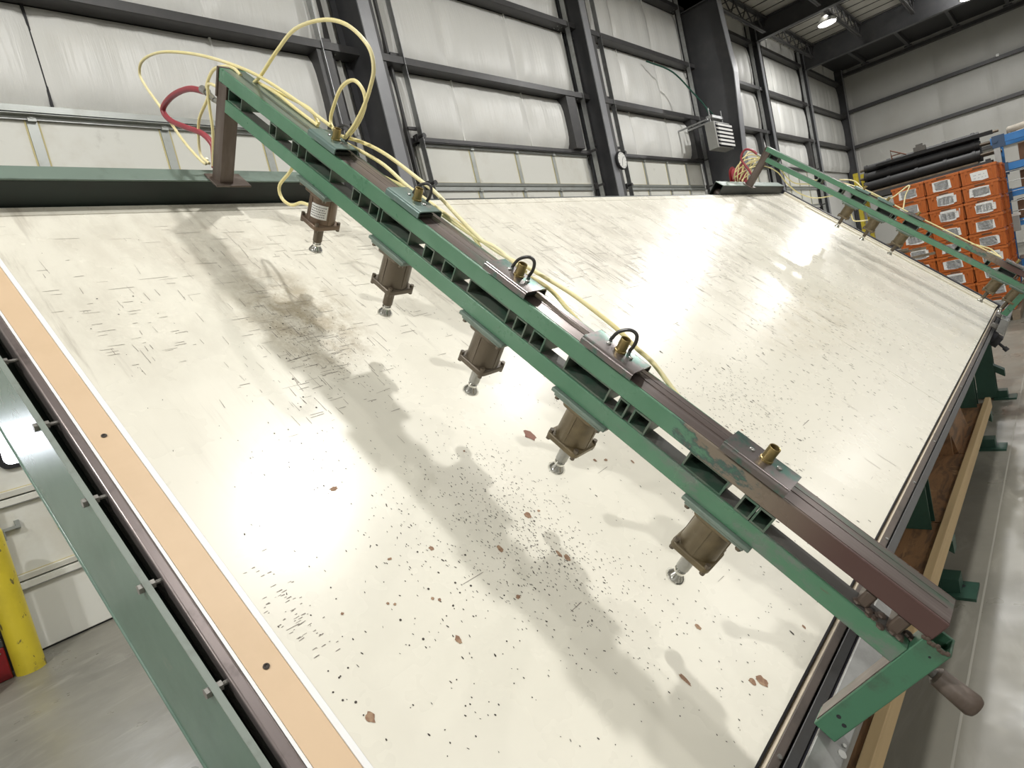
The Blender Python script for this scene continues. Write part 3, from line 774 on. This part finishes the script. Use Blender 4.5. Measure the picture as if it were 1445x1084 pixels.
def bridge(u0, label, cyls, sads, near, small, wide):
    b = empty('clamp_bridge', TW(u0, 0, 0), label, 'machine', 'clamp bridges over the table', rot=(TH, 0, 0))
    W_ = .083
    up = MB().rtube(1, -.03, 2.285, 0, W_, .41, .45, .004).build('upper_tube', 'beam_upper', b, bevel=.0025)
    # flat wear strips and weld seams on the top face
    MB().box(.006, .077, -.028, 2.27, .450, .4508).box(.040, .043, -.02, 2.2, .4508, .4518).box(.060, .062, -.02, 2.2, .4508, .4515).build('wear_strip', 'beam_top', up)
    MB().rtube(1, -.02, 2.235, 0, .042, .33, .37, .004).build('lower_tube', 'beam_lower', b, bevel=.0025)
    MB().box(.005, .041, -.01, 2.2, .3702, .3712).build('wear_strip', 'steel_side', b)
    for (v0, v1) in small:
        st_ = MB().rtube(0, .0, W_ - .004, v0, v1, .3712, .4098, .004).build('spacer_tube', 'stub_edge', b)
        MB().box(.05, .054, v0 + .004, v1 - .004, .3752, .4058).build('spacer_web', 'inside_dark', st_)
    for (v0, v1) in wide:
        st_ = MB().rtube(0, .004, W_ - .004, v0, v1, .3712, .4098, .004).build('spacer_tube', 'stub_edge', b)
        MB().box(.06, .066, v0 + .004, v1 - .004, .3752, .4058).build('spacer_web', 'inside_dark', st_)
    # top post, end cap
    MB().rtube(2, .085, .41, .0, .046, 2.232, 2.292, .004).build('end_post', 'post_brown', b, bevel=.003)
    MB().box(-.004, W_ + .004, 2.285, 2.296, .36, .452).build('end_cap', 'post_brown', b, bevel=.002)
    MB().box(-.02, W_ + .02, 2.215, 2.31, .0845, .092).build('post_foot', 'post_brown', b, bevel=.002)
    # low end leg with weld blobs, pivot knob
    MB().rtube(2, .12, .41, .0, .048, -.062, -.02, .004).build('end_leg', 'leg_green', b, bevel=.002)
    MB().box(.004, .046, -.0205, -.0185, .13, .36).build('wear_strip', 'beam_top', b)
    wb = MB()
    rr = random.Random(5)
    for k in range(16):
        v = -.02 + k * .006 * rr.uniform(.6, 1.2); w = .374 + rr.uniform(-.003, .003)
        wb.lathe((rr.uniform(.004, .036), v, w - .006), (0, 0, 1), [(0, .004), (.003, .008), (.006, .007), (.008, .003)], 7)
    for k in range(8): wb.lathe((-.0005, -.02 - k * .005, .408 + .002 * math.sin(k * 2)), (-1, 0, 0), [(0, .0045), (.0015, .004), (.0025, .002)], 6)
    wb.build('weld_bead', 'post_brown', b)
    MB().box(.006, .07, .0, .022, .372, .408).box(.01, .066, .055, .075, .372, .405).build('weld_block', 'post_brown', b, bevel=.004)
    kn = MB().cyl((.045, -.06, .337), (.045, -.084, .337), .008).build('knob_stem', 'steel_side', b)
    MB().lathe((.045, -.08, .337), (0, -1, 0), [(0, .012), (.004, .0165), (.04, .0185), (.062, .0195), (.068, .016)], 18).build('knob', 'post_brown', b)
    hl = MB()
    for v, w in ((-.05, .165), (-.035, .172)): hl.cyl((-.0006, v, w), (.001, v, w), .004, n=10)
    hl.build('bolt_hole', 'black_gap', b)
    MB().cyl((-.0004, -.045, .385), (.001, -.045, .385), .002, n=8).build('bolt_hole', 'black_gap', b)
    cs = [cylinder(b, v, 'bronze_body') for v in cyls]
    def recolor(c, mt):
        for q in [c] + [x for x in c.children if x.name.startswith('cylinder_flange')]:
            q.data = q.data.copy(); q.data.materials[0] = M[mt].m
    if near:
        recolor(cs[0], 'brown_body'); recolor(cs[1], 'dark_bronze'); recolor(cs[2], 'dark_bronze')
        for c_ in cs[:2]:
            for q in c_.children:
                if q.name.startswith('piston_rod'): q.data = q.data.copy(); q.data.materials[0] = M['dark_bronze'].m
    else:
        for c_ in cs: recolor(c_, 'bronze_body')
    for k, v in enumerate(sads):
        saddle(b, v, near and k < 4, ['saddle_green', 'saddle_green', 'saddle_metal', 'saddle_metal', 'saddle_metal'][k % 5])
    return b
nearb = bridge(1.0, 'near green steel clamp bridge with five air cylinders over the table', (1.705, 1.345, .975, .667, .318), (1.685, 1.325, .958, .662, .323), True,
               ((1.80, 1.838), (1.924, 1.963), (1.412, 1.452), (1.495, 1.532), (1.108, 1.150), (1.187, 1.224), (.808, .846), (.866, .90), (.52, .562), (.245, .276), (.278, .309), (.575, .60)),
               ((1.64, 1.77), (1.285, 1.405), (.925, 1.06), (.626, .745), (.341, .43), (2.14, 2.225)))
farb = bridge(5.97, 'green clamp bridge at the far end of the table before the orange totes', (1.385, 1.152, .90, .148, .0), (1.374, 1.166, .908, .136), False,
              ((1.70, 1.738), (1.50, 1.535), (1.03, 1.06), (.735, .765), (.50, .53), (.27, .30)),
              ((1.30, 1.42), (1.07, 1.19), (.84, .96), (.08, .2), (2.14, 2.225)))

c = [q for q in nearb.children if q.name.startswith('air_cylinder')][0]
lb = MB(); n = 9
for k2 in range(n):
    a0 = PI + .15 + k2 * .13; a1 = a0 + .13
    lb.hexa([(r * math.cos(a), r * math.sin(a), z) for z in (-.088, -.045) for (a, r) in ((a0, .0425), (a1, .0425), (a1, .0408), (a0, .0408))])
lb.build('paper_label', 'label_print', c, label='white printed paper label')
li = MB()
for row in range(5):
    a = PI + .2
    while a < PI + 1.15:
        da = random.uniform(.04, .12)
        li.hexa([(r * math.cos(q), r * math.sin(q), z) for z in (-.053 - row * .0072, -.0505 - row * .0072) for (q, r) in ((a, .0428), (a + da, .0428), (a + da, .0424), (a, .0424))])
        a += da + .04
li.build('label_print', 'print_ink', c)

def hose(parent, u0, pts, r=.0052, mat='yellow_hose', name='air_hose', label=None):
    return MB().tube([(p[0] - u0, p[1], p[2]) for p in pts], r, 8, 6).build(name, mat, parent, label=label, angle=80)
H = [
 [(1.060,2.189,.441),(1.060,2.145,.482),(1.060,2.070,.577),(1.060,1.987,.663),(1.060,1.861,.724),(1.060,1.752,.744),(1.060,1.655,.726),(1.060,1.617,.686),(1.060,1.617,.636),(1.060,1.627,.590),(1.060,1.651,.531),(1.050,1.670,.485)],
 [(1.050,2.440,.09),(1.050,2.460,.063),(1.050,2.628,.075),(1.050,2.842,.125),(1.050,2.961,.151),(1.050,3.022,.179),(1.050,2.995,.237),(1.050,2.844,.317),(1.050,2.605,.393),(1.050,2.379,.445),(1.050,2.154,.480),(1.050,1.928,.490),(1.050,1.741,.489)],
 [(1.040,2.40,.088),(1.040,2.464,.09),(1.040,2.487,.140),(1.040,2.488,.213),(1.040,2.434,.305),(1.040,2.445,.344),(1.040,2.405,.406),(1.040,2.332,.442),(1.040,2.271,.456),(1.040,2.227,.452)],
 [(1.03,2.30,.375),(1.030,2.341,.371),(1.030,2.411,.358),(1.030,2.412,.324),(1.030,2.397,.287),(1.030,2.364,.211),(1.030,2.35,.10)],
 [(1.070,2.184,.452),(1.070,2.062,.460),(1.070,1.954,.457),(1.070,1.830,.456)],
 [(1.091,2.184,.444),(1.090,2.023,.464),(1.090,1.909,.474),(1.080,1.842,.458)],
 [(1.07,1.72,.462),(1.100,1.815,.474),(1.100,1.811,.528),(1.100,1.790,.582),(1.100,1.745,.616),(1.100,1.700,.610),(1.100,1.676,.580),(1.100,1.689,.524),(1.08,1.70,.475)],
 [(1.089,1.92,.36),(1.075,1.942,.272),(1.060,1.972,.206),(1.060,1.948,.173),(1.060,1.892,.178),(1.060,1.839,.212),(1.045,1.75,.24)],
 [(1.06,1.76,.462),(1.100,1.668,.479),(1.100,1.550,.493),(1.100,1.398,.490),(1.100,1.330,.487),(1.100,1.241,.471),(1.100,1.140,.456),(1.100,1.046,.460),(1.100,.993,.469),(1.100,.924,.476),(1.100,.852,.481),(1.100,.781,.480),(1.100,.711,.476),(1.100,.657,.467),(1.100,.606,.461),(1.100,.534,.437),(1.092,.457,.421),(1.08,.42,.39)],
 [(1.06,1.709,.465),(1.100,1.568,.464),(1.100,1.442,.455),(1.100,1.314,.455),(1.100,1.233,.455),(1.100,1.176,.452),(1.100,1.157,.446),(1.100,1.140,.438)],
 [(1.07,1.70,.455),(1.095,1.623,.430),(1.100,1.530,.436),(1.100,1.442,.448),(1.10,1.33,.447),(1.100,1.165,.452),(1.100,1.099,.462),(1.100,1.046,.460),(1.09,.98,.462)],
 [(1.06,1.0,.465),(1.100,.915,.458),(1.100,.842,.444),(1.097,.772,.428),(1.089,.75,.41)],
]
for p in H: hose(nearb, 1.0, p)
hose(nearb, 1.0, [(1.040,2.440,.321),(1.040,2.574,.284),(1.040,2.706,.210),(1.040,2.784,.132),(1.040,2.718,.116),(1.040,2.579,.144),(1.040,2.463,.171),(1.040,2.391,.167),(1.040,2.373,.149),(1.04,2.36,.09)], .0105, 'red_hose', label='thick red air hose curling out and back')
MB().cyl((.04, 2.475, .319), (.04, 2.44, .322), .0135, n=12).cyl((.04, 2.44, .321), (.04, 2.385, .316), .010, n=8).cyl((.04, 2.385, .316), (.04, 2.29, .316), .007, n=8).build('hose_fitting', 'zinc', nearb)
F = [
 [(6.05,2.42,.09),(6.05,2.442,.177),(6.05,2.356,.283),(6.05,2.243,.376)],
 [(6.06,2.40,.09),(6.05,2.377,.196),(6.05,2.257,.283),(6.062,2.117,.292),(6.08,1.989,.242),(6.10,1.851,.212),(6.10,1.705,.235),(6.07,1.572,.321)],
 [(6.05,2.39,.09),(6.05,2.41,.23),(6.05,2.31,.32),(6.065,2.14,.33),(6.085,1.95,.27),(6.085,1.80,.32)],
 [(6.073,1.80,.36),(6.085,1.621,.43),(6.07,1.348,.472),(6.07,1.061,.462),(6.07,.765,.460),(6.07,.474,.458),(6.06,.234,.458)],
 [(6.06,1.337,.462),(6.10,1.178,.480),(6.10,1.108,.634),(6.10,1.082,.557),(6.07,1.029,.462)],
 [(6.06,.457,.455),(6.10,.347,.475),(6.10,.295,.468),(6.06,.232,.456)],
 [(6.01,1.345,.262),(6.0,1.327,.252),(6.0,1.290,.228),(6.0,1.228,.260),(6.01,1.2,.28)],
 [(6.06,1.598,.456),(6.1,1.497,.492),(6.06,1.38,.468)],
]
for k in range(5):
    c = Vector((6.16 + .03 * k, 2.40 + .015 * k, .16)); r = .13 + .018 * k
    F.append([(c.x + r * math.cos(a) * (.9 + .1 * math.sin(k)), c.y + .05 * math.sin(a * 2 + k), c.z + r * math.sin(a) - .01 * k) for a in [math.radians(-50 + 24 * q) for q in range(12)]])
for p in F: hose(farb, 5.97, p)
hose(farb, 5.97, [(6.03,2.355,.352),(6.03,2.423,.362),(6.03,2.482,.336),(6.03,2.469,.254),(6.03,2.345,.199),(6.03,2.292,.156),(6.03,2.322,.095)], .0105, 'red_hose', label='thick red air hose')
MB().cyl((.06, 2.36, .352), (.06, 2.28, .352), .009, n=8).build('hose_fitting', 'zinc', farb)

# carriages the bridges ride on
def upper_carriage(u0, u1, label):
    c = empty('upper_carriage', TW((u0 + u1) / 2, VT + .02, -.06), label, 'machine part', 'upper bridge carriages', rot=(TH, 0, 0))
    h = (u1 - u0) / 2; B = .06
    # inverted channel: top plate and two hanging sides
    MB().box(-h, h, -.012, .075, B + .077, B + .084).build('top_plate', 'green_carriage', c, bevel=.003)
    MB().hexa([(-h + .01, -.012, .002), (h - .01, -.012, .002), (h - .01, -.005, .002), (-h + .01, -.005, .002), (-h, -.012, B + .077), (h, -.012, B + .077), (h, -.005, B + .077), (-h, -.005, B + .077)]).build('front_side', 'green_shaded', c)
    MB().box(-h, h, .068, .075, .003, B + .077).build('back_side', 'green_shaded', c)
    for s_ in (-1, 1):
        MB().cyl((s_ * (h - .1), .0, .045), (s_ * (h - .1), .065, .045), .042, n=18).build('roller', 'post_brown', c)
    return c
upper_carriage(.0, 1.42, 'long green channel carriage behind the top edge carrying the near bridge')
upper_carriage(5.42, 7.05, 'green channel carriage at the far top corner carrying the far bridge')
def lower_carriage(u0, u1, label):
    c = empty('lower_carriage', TW((u0 + u1) / 2, -.07, 0), label, 'machine part', 'lower bridge carriages', rot=(TH, 0, 0))
    h = (u1 - u0) / 2
    pr = [(.035, .112), (-.018, .112), (-.068, .0), (-.063, -.002), (-.014, .104), (.035, .104)]
    MB().prism(pr, 0, -h, h).build('carriage_plate', 'grey_plate', c, bevel=.002)
    for s_ in (-1, 1):
        MB().prism([(.03, .104), (-.014, .104), (-.055, .01), (.0, .01)], 0, s_ * h - (.008 if s_ > 0 else 0), s_ * h + (0 if s_ > 0 else .008)).build('end_plate', 'grey_plate', c)
        MB().lathe((s_ * (h - .12), .014, .04), (0, 0, -1), [(0, .03), (.006, .036), (.03, .036), (.036, .03)], 18).build('roller', 'steel_side', c)
        MB().cyl((s_ * (h - .06), -.02, .1115), (s_ * (h - .06), -.02, .116), .009, n=6).cyl((s_ * (h - .06), .016, .1115), (s_ * (h - .06), .016, .114), .006, n=8).build('plate_bolt', 'zinc', c)
    MB().cyl((-.23, -.012, .1115), (-.23, -.012, .1135), .008, n=12).cyl((-.21, -.01, .1118), (-.21, -.01, .1148), .004, n=8).build('plate_bolt', 'zinc', c)
    MB().box(-h, h, -.032, .0005, -.07, -.012).build('groove_shade', 'black_gap', c)  # dark filler added under the plate; the groove's shade is its colour
    # lock lever below
    MB().box(-h + .02, -h + .14, -.075, -.03, -.10, -.02).cyl((-h + .05, -.05, -.06), (-h + .05, -.13, -.075), .01).cyl((-h + .05, -.12, -.073), (-h + .05, -.15, -.079), .017).build('lock_lever', 'black_rubber', c)
    return c
lower_carriage(.76, 1.70, 'grey plate carriage under the low end of the near bridge')
lower_carriage(5.86, 6.62, 'grey plate carriage with lock lever under the low end of the far bridge')

# red hose reel behind the far bridge
hr = empty('hose_reel', TW(6.47, 2.42, .02), 'red hose reel behind the top end of the far bridge', 'hose reel')
c0 = Vector((0.0, .10, .12))
MB().lathe(c0 + Vector((0, -.06, 0)), (0, 1, 0), [(0, .11), (.012, .115), (.014, .07), (.09, .07), (.092, .115), (.104, .11)], 26).build('spool', 'red_paint', hr)
MB().lathe(c0 + Vector((0, -.045, 0)), (0, 1, 0), [(0, .09), (.07, .09)], 24).build('wound_hose', 'red_hose', hr)
MB().box(-.03, .03, .09, .15, -.16, .12).box(-.1, .1, .02, .18, -.17, -.15).build('reel_stand', 'frame_green', hr)

# ================================================================== WALL ITEMS
# round clock on the second column
ck = empty('wall_clock', (10.2, 5.74, 4.03), 'round black-rimmed clock on the grey column', 'clock')
MB().lathe((0, 0, 0), (0, -1, 0), [(0, .165), (.03, .17), (.05, .16), (.05, .15), (.04, .148)], 32).build('rim', 'black_rubber', ck)
MB().lathe((0, -.0405, 0), (0, -1, 0), [(0, .149), (.003, .149)], 32).build('clock_face', 'clock_face', ck)
hm = MB()
for k in range(12):
    a = k * PI / 6
    hm.box(.125 * math.sin(a) - .006, .125 * math.sin(a) + .006, -.0452, -.0436, .125 * math.cos(a) - .008, .125 * math.cos(a) + .008)
hm.build('hour_mark', 'print_ink', ck)
MB().hexa([(-.006, -.0475, 0), (.006, -.0475, 0), (.006, -.0455, 0), (-.006, -.0455, 0), (.05, -.0475, .07), (.058, -.0475, .064), (.058, -.0455, .064), (.05, -.0455, .07)]).hexa([(-.004, -.0475, 0), (.004, -.0475, 0), (.004, -.0455, 0), (-.004, -.0455, 0), (-.034, -.0475, -.1), (-.026, -.0475, -.104), (-.026, -.0455, -.104), (-.034, -.0455, -.1)]).build('clock_hand', 'print_ink', ck)
# unit heater
ht = empty('unit_heater', (14.2, 5.42, 4.3), 'grey unit heater with white louvers hung beside the deep column', 'heater')
MB().box(-.45, .42, -.11, .11, 0, .58).build('cabinet', 'heater_grey', ht, bevel=.01)
MB().box(-.40, .39, -.118, -.108, .03, .55).build('louver_opening', 'dark_blue', ht)
for k in range(6):
    z = .055 + k * .084
    MB().hexa([(-.40, -.165, z - .012), (.39, -.165, z - .012), (.39, -.112, z + .03), (-.40, -.112, z + .03), (-.40, -.168, z + .034), (.39, -.168, z + .034), (.39, -.112, z + .052), (-.40, -.112, z + .052)]).build('louver', 'louver_white', ht)
MB().box(-.05, .05, .0, .78, .66, .70).box(-.55, -.5, -.02, .78, .62, .65).build('bracket', 'galv', ht)
MB().box(-.36, .25, -.06, .08, .68, .74).build('junction_box', 'galv', ht)
for x in (-.35, .33): MB().cyl((x, 0, .57), (x, 0, .9), .012).build('hanger_rod', 'galv', ht)
MB().tube([(-1.6, .6, 2.0), (-1.0, .35, 1.75), (-.5, .2, 1.3), (-.25, .1, 1.0), (-.2, .05, .74)], .016, 8).tube([(-.25, .1, 1.0), (-.05, .1, .92), (.12, .08, .8), (.25, .05, .58)], .013, 8).build('gas_hose', 'green_cable', ht, label='green hose curving up to the wall')

# ================================================================== FLOOR ITEMS BY THE NEAR DOOR
bo = empty('bollard', (.40, 5.83, 0), 'scuffed yellow steel bollard beside the white overhead door', 'bollard')
MB().lathe((0, 0, 0), (0, 0, 1), [(0, .092), (1.05, .092)], 30).build('pipe', 'yellow_paint', bo)
MB().lathe((0, 0, 1.05), (0, 0, 1), [(0, .092), (.03, .085), (.055, .06), (.066, .02)], 30).build('cap', 'yellow_paint', bo)
rbx = empty('toolbox', (.205, 5.90, 0), 'red metal toolbox on the floor behind the yellow bollard', 'toolbox')
MB().box(-.095, .09, -.07, .07, 0, .24).build('body', 'red_paint', rbx, bevel=.008)
MB().box(-.098, .094, -.073, .073, .24, .29).build('lid', 'dark_steel', rbx, bevel=.006)
MB().tube([(-.06, -.068, .2), (-.03, -.09, .24), (.03, -.09, .24), (.06, -.068, .2)], .008).build('handle', 'galv', rbx)
wk = MB().hexa([(.04, 5.55, 0), (.15, 5.55, 0), (.15, 5.66, 0), (.04, 5.66, 0), (.02, 5.55, .35), (.12, 5.55, .35), (.12, 5.66, .35), (.02, 5.66, .35)]).build('timber_offcut', 'wood_grey', bevel=.004)
tag(wk, 'weathered timber offcut standing in front of the red toolbox', 'timber')

# ================================================================== TOTES
TX, TY0, TW_, TD, THH = 11.3, .60, .425, .6, .236
SRC = None
words = {0: 'topmost', 1: 'second from top', 2: 'third from top', 3: 'fourth from top', 4: 'fifth from top', 5: 'sixth from top', 6: 'seventh from top', 7: 'eighth from top', 8: 'bottom'}
def make_tote():
    t = empty('orange_tote', (0, 0, 0))
    w, d, h = TW_ - .006, TD - .01, THH
    b = MB()
    # tapered open box: four walls and bottom
    i = .012
    o0 = [(i, i), (d - i, i), (d - i, w - i), (i, w - i)]
    b.v += [(p[0], p[1], .0) for p in o0] + [(p[0], p[1], h - .03) for p in ((.004, .004), (d - .004, .004), (d - .004, w - .004), (.004, w - .004))]
    b.v += [(p[0], p[1], .012) for p in ((.02, .02), (d - .02, .02), (d - .02, w - .02), (.02, w - .02))] + [(p[0], p[1], h - .03) for p in ((.012, .012), (d - .012, .012), (d - .012, w - .012), (.012, w - .012))]
    b.f += [(3, 2, 1, 0), (8, 9, 10, 11)]
    for k in range(4):
        j = (k + 1) % 4
        b.f += [(k, j, 4 + j, 4 + k), (8 + k, 12 + k, 12 + j, 8 + j)]
    b.build('body', 'orange_plastic', t)
    rm = MB()
    for (x0, x1, y0, y1) in ((-.006, .012, -.004, w + .004), (d - .012, d + .006, -.004, w + .004), (.012, d - .012, -.004, .014), (.012, d - .012, w - .014, w + .004)):
        rm.box(x0, x1, y0, y1, h - .036, h)
    rm.build('rim', 'orange_plastic', t, bevel=.003)
    rb_ = MB()
    for y in (.02, .055, w - .06, w - .025): rb_.box(-.004, .01, y, y + .009, .02, h - .036)
    for x in (.05, .12, .22, .36, .46, .54): rb_.box(x, x + .01, -.003, .008, .02, h - .036)
    rb_.box(-.006, .01, .015, w - .015, .012, .022)
    for y in (.06, w - .085): rb_.box(-.008, .006, y, y + .03, h - .075, h - .036)
    rb_.build('rib', 'orange_plastic', t)
    MB().box(-.0085, -.005, w * .36, w * .64, h - .031, h - .012).build('handle', 'cardboard', t)
    return t
sides = {0: 'front stack beside blue rack', 1: 'middle front stack', 2: 'front stack far from blue rack'}
rt = random.Random(4)
for col in range(3):
    for row in range(9):
        z = .15 + (8 - row) * (THH + .0005)
        lab = 'orange tote with white paper, %s, %s' % (words[row], sides[col])
        if SRC is None: o = SRC = make_tote()
        else: o = inst(SRC, None)
        o.location = (TX + rt.uniform(-.012, .012), TY0 + col * (TW_ + .006) + rt.uniform(-.001, .001), z)
        o['label'] = lab; o['category'] = 'tote'; o['group'] = 'orange totes in the stack'
        yc = .2 + rt.uniform(-.03, .04); zc = .11 + rt.uniform(-.015, .02); hw = rt.uniform(.095, .12); hh = rt.uniform(.055, .072); sk = rt.uniform(-.012, .012)
        pl = MB(); Q = [(yc - hw, zc - hh), (yc - hw * .2, zc - hh - .008), (yc + hw, zc - hh + sk), (yc + hw + sk, zc + hh), (yc, zc + hh + .003), (yc - hw + sk, zc + hh - .004)]
        pl.prism(Q, 0, -.0015, .007)
        p_ = pl.build('paper_label', 'label_print', o)
        pk = MB()
        for r_ in range(2):
            y = yc + hw * .75
            while y > yc - hw * .7:
                l_ = rt.uniform(.012, .04); zz = zc + hh * .25 - r_ * hh * .7
                pk.box(-.0022, -.0012, max(y - l_, yc - hw * .8), y, zz - .004, zz + .003); y -= l_ + .022
        pk.build('label_print', 'faint_ink', p_)
for row in range(9):
    z = .15 + (8 - row) * (THH + .0005)
    o = inst(SRC, None, (TX + TD + .04, TY0 - .03, z - .0))
    for c in list(o.children):
        if c.name.startswith('paper_label'):
            for q in list(c.children): bpy.data.objects.remove(q)
            bpy.data.objects.remove(c)
    tag(o, 'bare orange tote, %s, rear stack by the blue rack' % words[row], 'tote', 'orange totes in the stack')
pal = empty('pallet', (TX, TY0, 0), 'wooden pallet under the orange totes', 'pallet')
for k in range(5): MB().box(-.02, 1.3, -.04 + k * .29, .14 + k * .29, .12, .145).build('plank', 'wood_grey', pal)
for y in (-.03, .56, 1.18): MB().box(-.02, 1.3, y, y + .09, .0, .12).build('stringer', 'wood_grey', pal)

# ================================================================== RACK OF BLACK ROLLERS BEHIND THE TOTES
rk = empty('roller_rack', (13.6, 1.75, 0), 'dark steel rack with yellow posts behind the orange totes', 'rack')
for y in (.98, -.95):
    for x in (-.3, .3): MB().box(x - .04, x + .04, y - .035, y + .035, 0, 2.85 if y > 0 else 2.45).build('post', 'yellow_paint' if y > 0 else 'dark_steel', rk)
for z in (2.32, 1.3): MB().box(-.35, -.27, -.99, 1.02, z, z + .1).box(.27, .35, -.99, 1.02, z, z + .1).build('beam', 'dark_steel', rk)
for z in (2.42, 1.4): MB().box(-.36, .36, -.82, .87, z, z + .03).build('deck_board', 'wood_grey', rk)
k = 0
rows = [(-.22, 2.55, .085), (-.02, 2.55, .085), (.18, 2.55, .085), (-.12, 2.722, .085), (.08, 2.722, .085), (-.02, 2.88, .07)]
for x, z, r in rows:
    y0 = 1.75 - .92 + (.06 if k % 2 else 0); y1 = 1.75 + .92
    ro = empty('conveyor_roller', (13.6 + x, 1.75, z), ['bottom front black roller of the bundle behind the totes', 'bottom middle black roller of the bundle behind the totes', 'bottom rear black roller of the bundle behind the totes', 'second-tier front black roller of the bundle', 'second-tier rear black roller of the bundle', 'topmost black roller of the bundle behind the totes'][k], 'roller', 'black rollers on the rack')
    MB().cyl((0, -.86, 0), (0, .86, 0), r, n=20).build('shell', 'roller_black', ro)
    for y in (-.8, -.4, .02, .45, .82): MB().lathe((0, y, 0), (0, 1, 0), [(0, r + .012), (.05, r + .012)], 18).build('collar', 'roller_black', ro)
    MB().cyl((0, -1.12, 0), (0, .95, 0), .024, n=10).build('shaft', 'dark_bronze', ro)
    k += 1
sp = MB().hexa([(13.35, .7, 2.86), (13.45, .7, 2.86), (13.45, 2.4, 2.88), (13.35, 2.4, 2.88), (13.35, .7, 2.92), (13.45, .7, 2.92), (13.45, 2.4, 2.93), (13.35, 2.4, 2.93)]).build('steel_bar', 'roller_black')
sp.location = (.02, 0, -.02)
tag(sp, 'black steel bar lying on top of the roller bundle', 'bar')
br = empty('scrap_bracket', (13.42, 2.02, 2.913), 'rusty welded bracket on top of the black rollers', 'bracket')
MB().tube([(0, .12, 0), (0, .13, .16), (0, -.1, .015)], .012, 6, 0).tube([(0, .12, .06), (0, -.02, .06)], .01, 6, 0).build('frame', 'rust', br)
MB().box(-.05, .05, -.4, -.22, 0, .08).box(-.04, .04, -.36, -.26, .08, .12).build('block', 'steel_side', br)

# ================================================================== BLUE RACK
rb2 = empty('pallet_rack', (13.4, -.4, 0), 'blue pallet rack with goods at the right edge', 'rack')
for y in (1.05, -1.9):
    for x in (-.45, .45): MB().rtube(2, 0, 2.7, x - .04, x + .04, y - .04, y + .04, .004).build('upright', 'blue_paint' if x > 0 else 'galv', rb2)
for z in (2.62, 2.17, 1.75, 1.27, .62):
    for x in (-.45, .45): MB().rtube(1, -1.86, 1.0 + (.12 if z > 2.5 else 0), x - .03, x + .03, z, z + .11, .004).build('beam', 'blue_paint', rb2, bevel=.004)
    for yk in (.96,): MB().box(-.50, -.40, yk - .02, yk + .14, z - .06, z + .13).cyl((-.52, yk + .1, z + .05), (-.4, yk + .1, z + .05), .035).build('beam_connector', 'blue_dark', rb2)
for z in (2.24, 1.82, 1.34, .69):
    MB().box(-.42, .42, -1.85, .98, z + .03, z + .05).build('deck_board', 'cardboard', rb2)
wg = MB()
for k in range(6): wg.tube([(-.52, 1.0, 1.35 + k * .16), (-.52, .45, 1.35 + k * .16)], .006, 6, 0)
for y in (1.0, .72, .46): wg.tube([(-.52, y, 1.3), (-.52, y, 2.2)], .006, 6, 0)
wg.build('wire_guard', 'galv', rb2)
def carton(x0, x1, y0, y1, z, h, label):
    c = empty('carton', ((x0 + x1) / 2, (y0 + y1) / 2, z), label, 'box', 'cartons on the blue rack')
    a, b_ = (x1 - x0) / 2, (y1 - y0) / 2
    MB().box(-a, a, -b_, b_, 0, h).build('body', 'cardboard', c, bevel=.006)
    MB().box(-a - .002, a + .002, -.03, .03, h - .12, h + .002).build('packing_tape', 'tarp', c)
carton(13.06, 13.7, -.35, .40, 2.292, .26, 'brown carton on the upper shelf of the blue rack')
carton(13.06, 13.7, -.3, .42, 1.87, .26, 'brown carton on the second shelf of the blue rack')
carton(13.06, 13.7, -.2, .5, 1.39, .3, 'brown carton on the third shelf of the blue rack, behind the wire guard')
carton(13.06, 13.7, -.3, .4, .74, .4, 'brown carton low in the blue rack near the floor')
tr_ = empty('rolled_tarp', (13.3, -.2, 2.73), 'rolled tan tarpaulin on top of the blue rack', 'tarp')
MB().lathe((0, .72, .07), (0, -1, .03), [(0, .045), (.02, .065), (1.5, .085), (1.55, .06)], 16).build('roll', 'tarp', tr_)
MB().hexa([(-.2, .6, .0), (.25, .6, .0), (.25, -1.1, .0), (-.2, -1.1, .0), (-.2, .6, .02), (.25, .6, .02), (.25, -1.1, .16), (-.2, -1.1, .18)]).build('folded_end', 'tarp', tr_, bevel=.01)
cb = empty('control_box', (12.80, .62, 1.2), 'small grey control box with red mark on the blue rack', 'control box')
MB().box(-.05, .05, -.13, .13, 0, .24).build('case', 'box_grey', cb, bevel=.008)
MB().lathe((-.05, 0, .13), (-1, 0, 0), [(0, .03), (.006, .03)], 16).build('sign_disc', 'louver_white', cb)
MB().lathe((-.056, 0, .13), (-1, 0, 0), [(0, .016), (.003, .016)], 14).build('red_mark', 'red_paint', cb)
MB().box(-.055, .055, -.15, .15, .24, .28).build('hood', 'louver_white', cb)

# pallets of scrap wood behind the far end of the table
sw = empty('scrap_pallet', (9.35, 1.95, 0), 'dark pallet of scrap wood behind the far end of the table', 'pallet')
for k2 in range(5): MB().box(-.55, .55, -.5 + k2 * .22, -.36 + k2 * .22, .1, .125).build('plank', 'wood_grey', sw)
for y in (-.48, .0, .44): MB().box(-.55, .55, y, y + .08, 0, .1).build('stringer', 'wood_grey', sw)
MB().box(-.5, .5, -.45, .5, .126, 1.24).build('bin', 'roller_black', sw, bevel=.02)
rs = random.Random(3)
for i in range(16):
    a = rs.uniform(-.5, .5)
    tw = MB().hexa([(-.4, -.02, 0), (.4, -.02, 0), (.4, .02, 0), (-.4, .02, 0), (-.4, -.02, .03), (.4, -.02, .03), (.4, .02, .03), (-.4, .02, .03)])
    o = tw.build('slat', 'wood_grey', sw, loc=(rs.uniform(-.1, .1), rs.uniform(-.38, .4), 1.245 + i * .012))
    o.rotation_euler = (0, rs.uniform(-.03, .03), 1.3 + a)
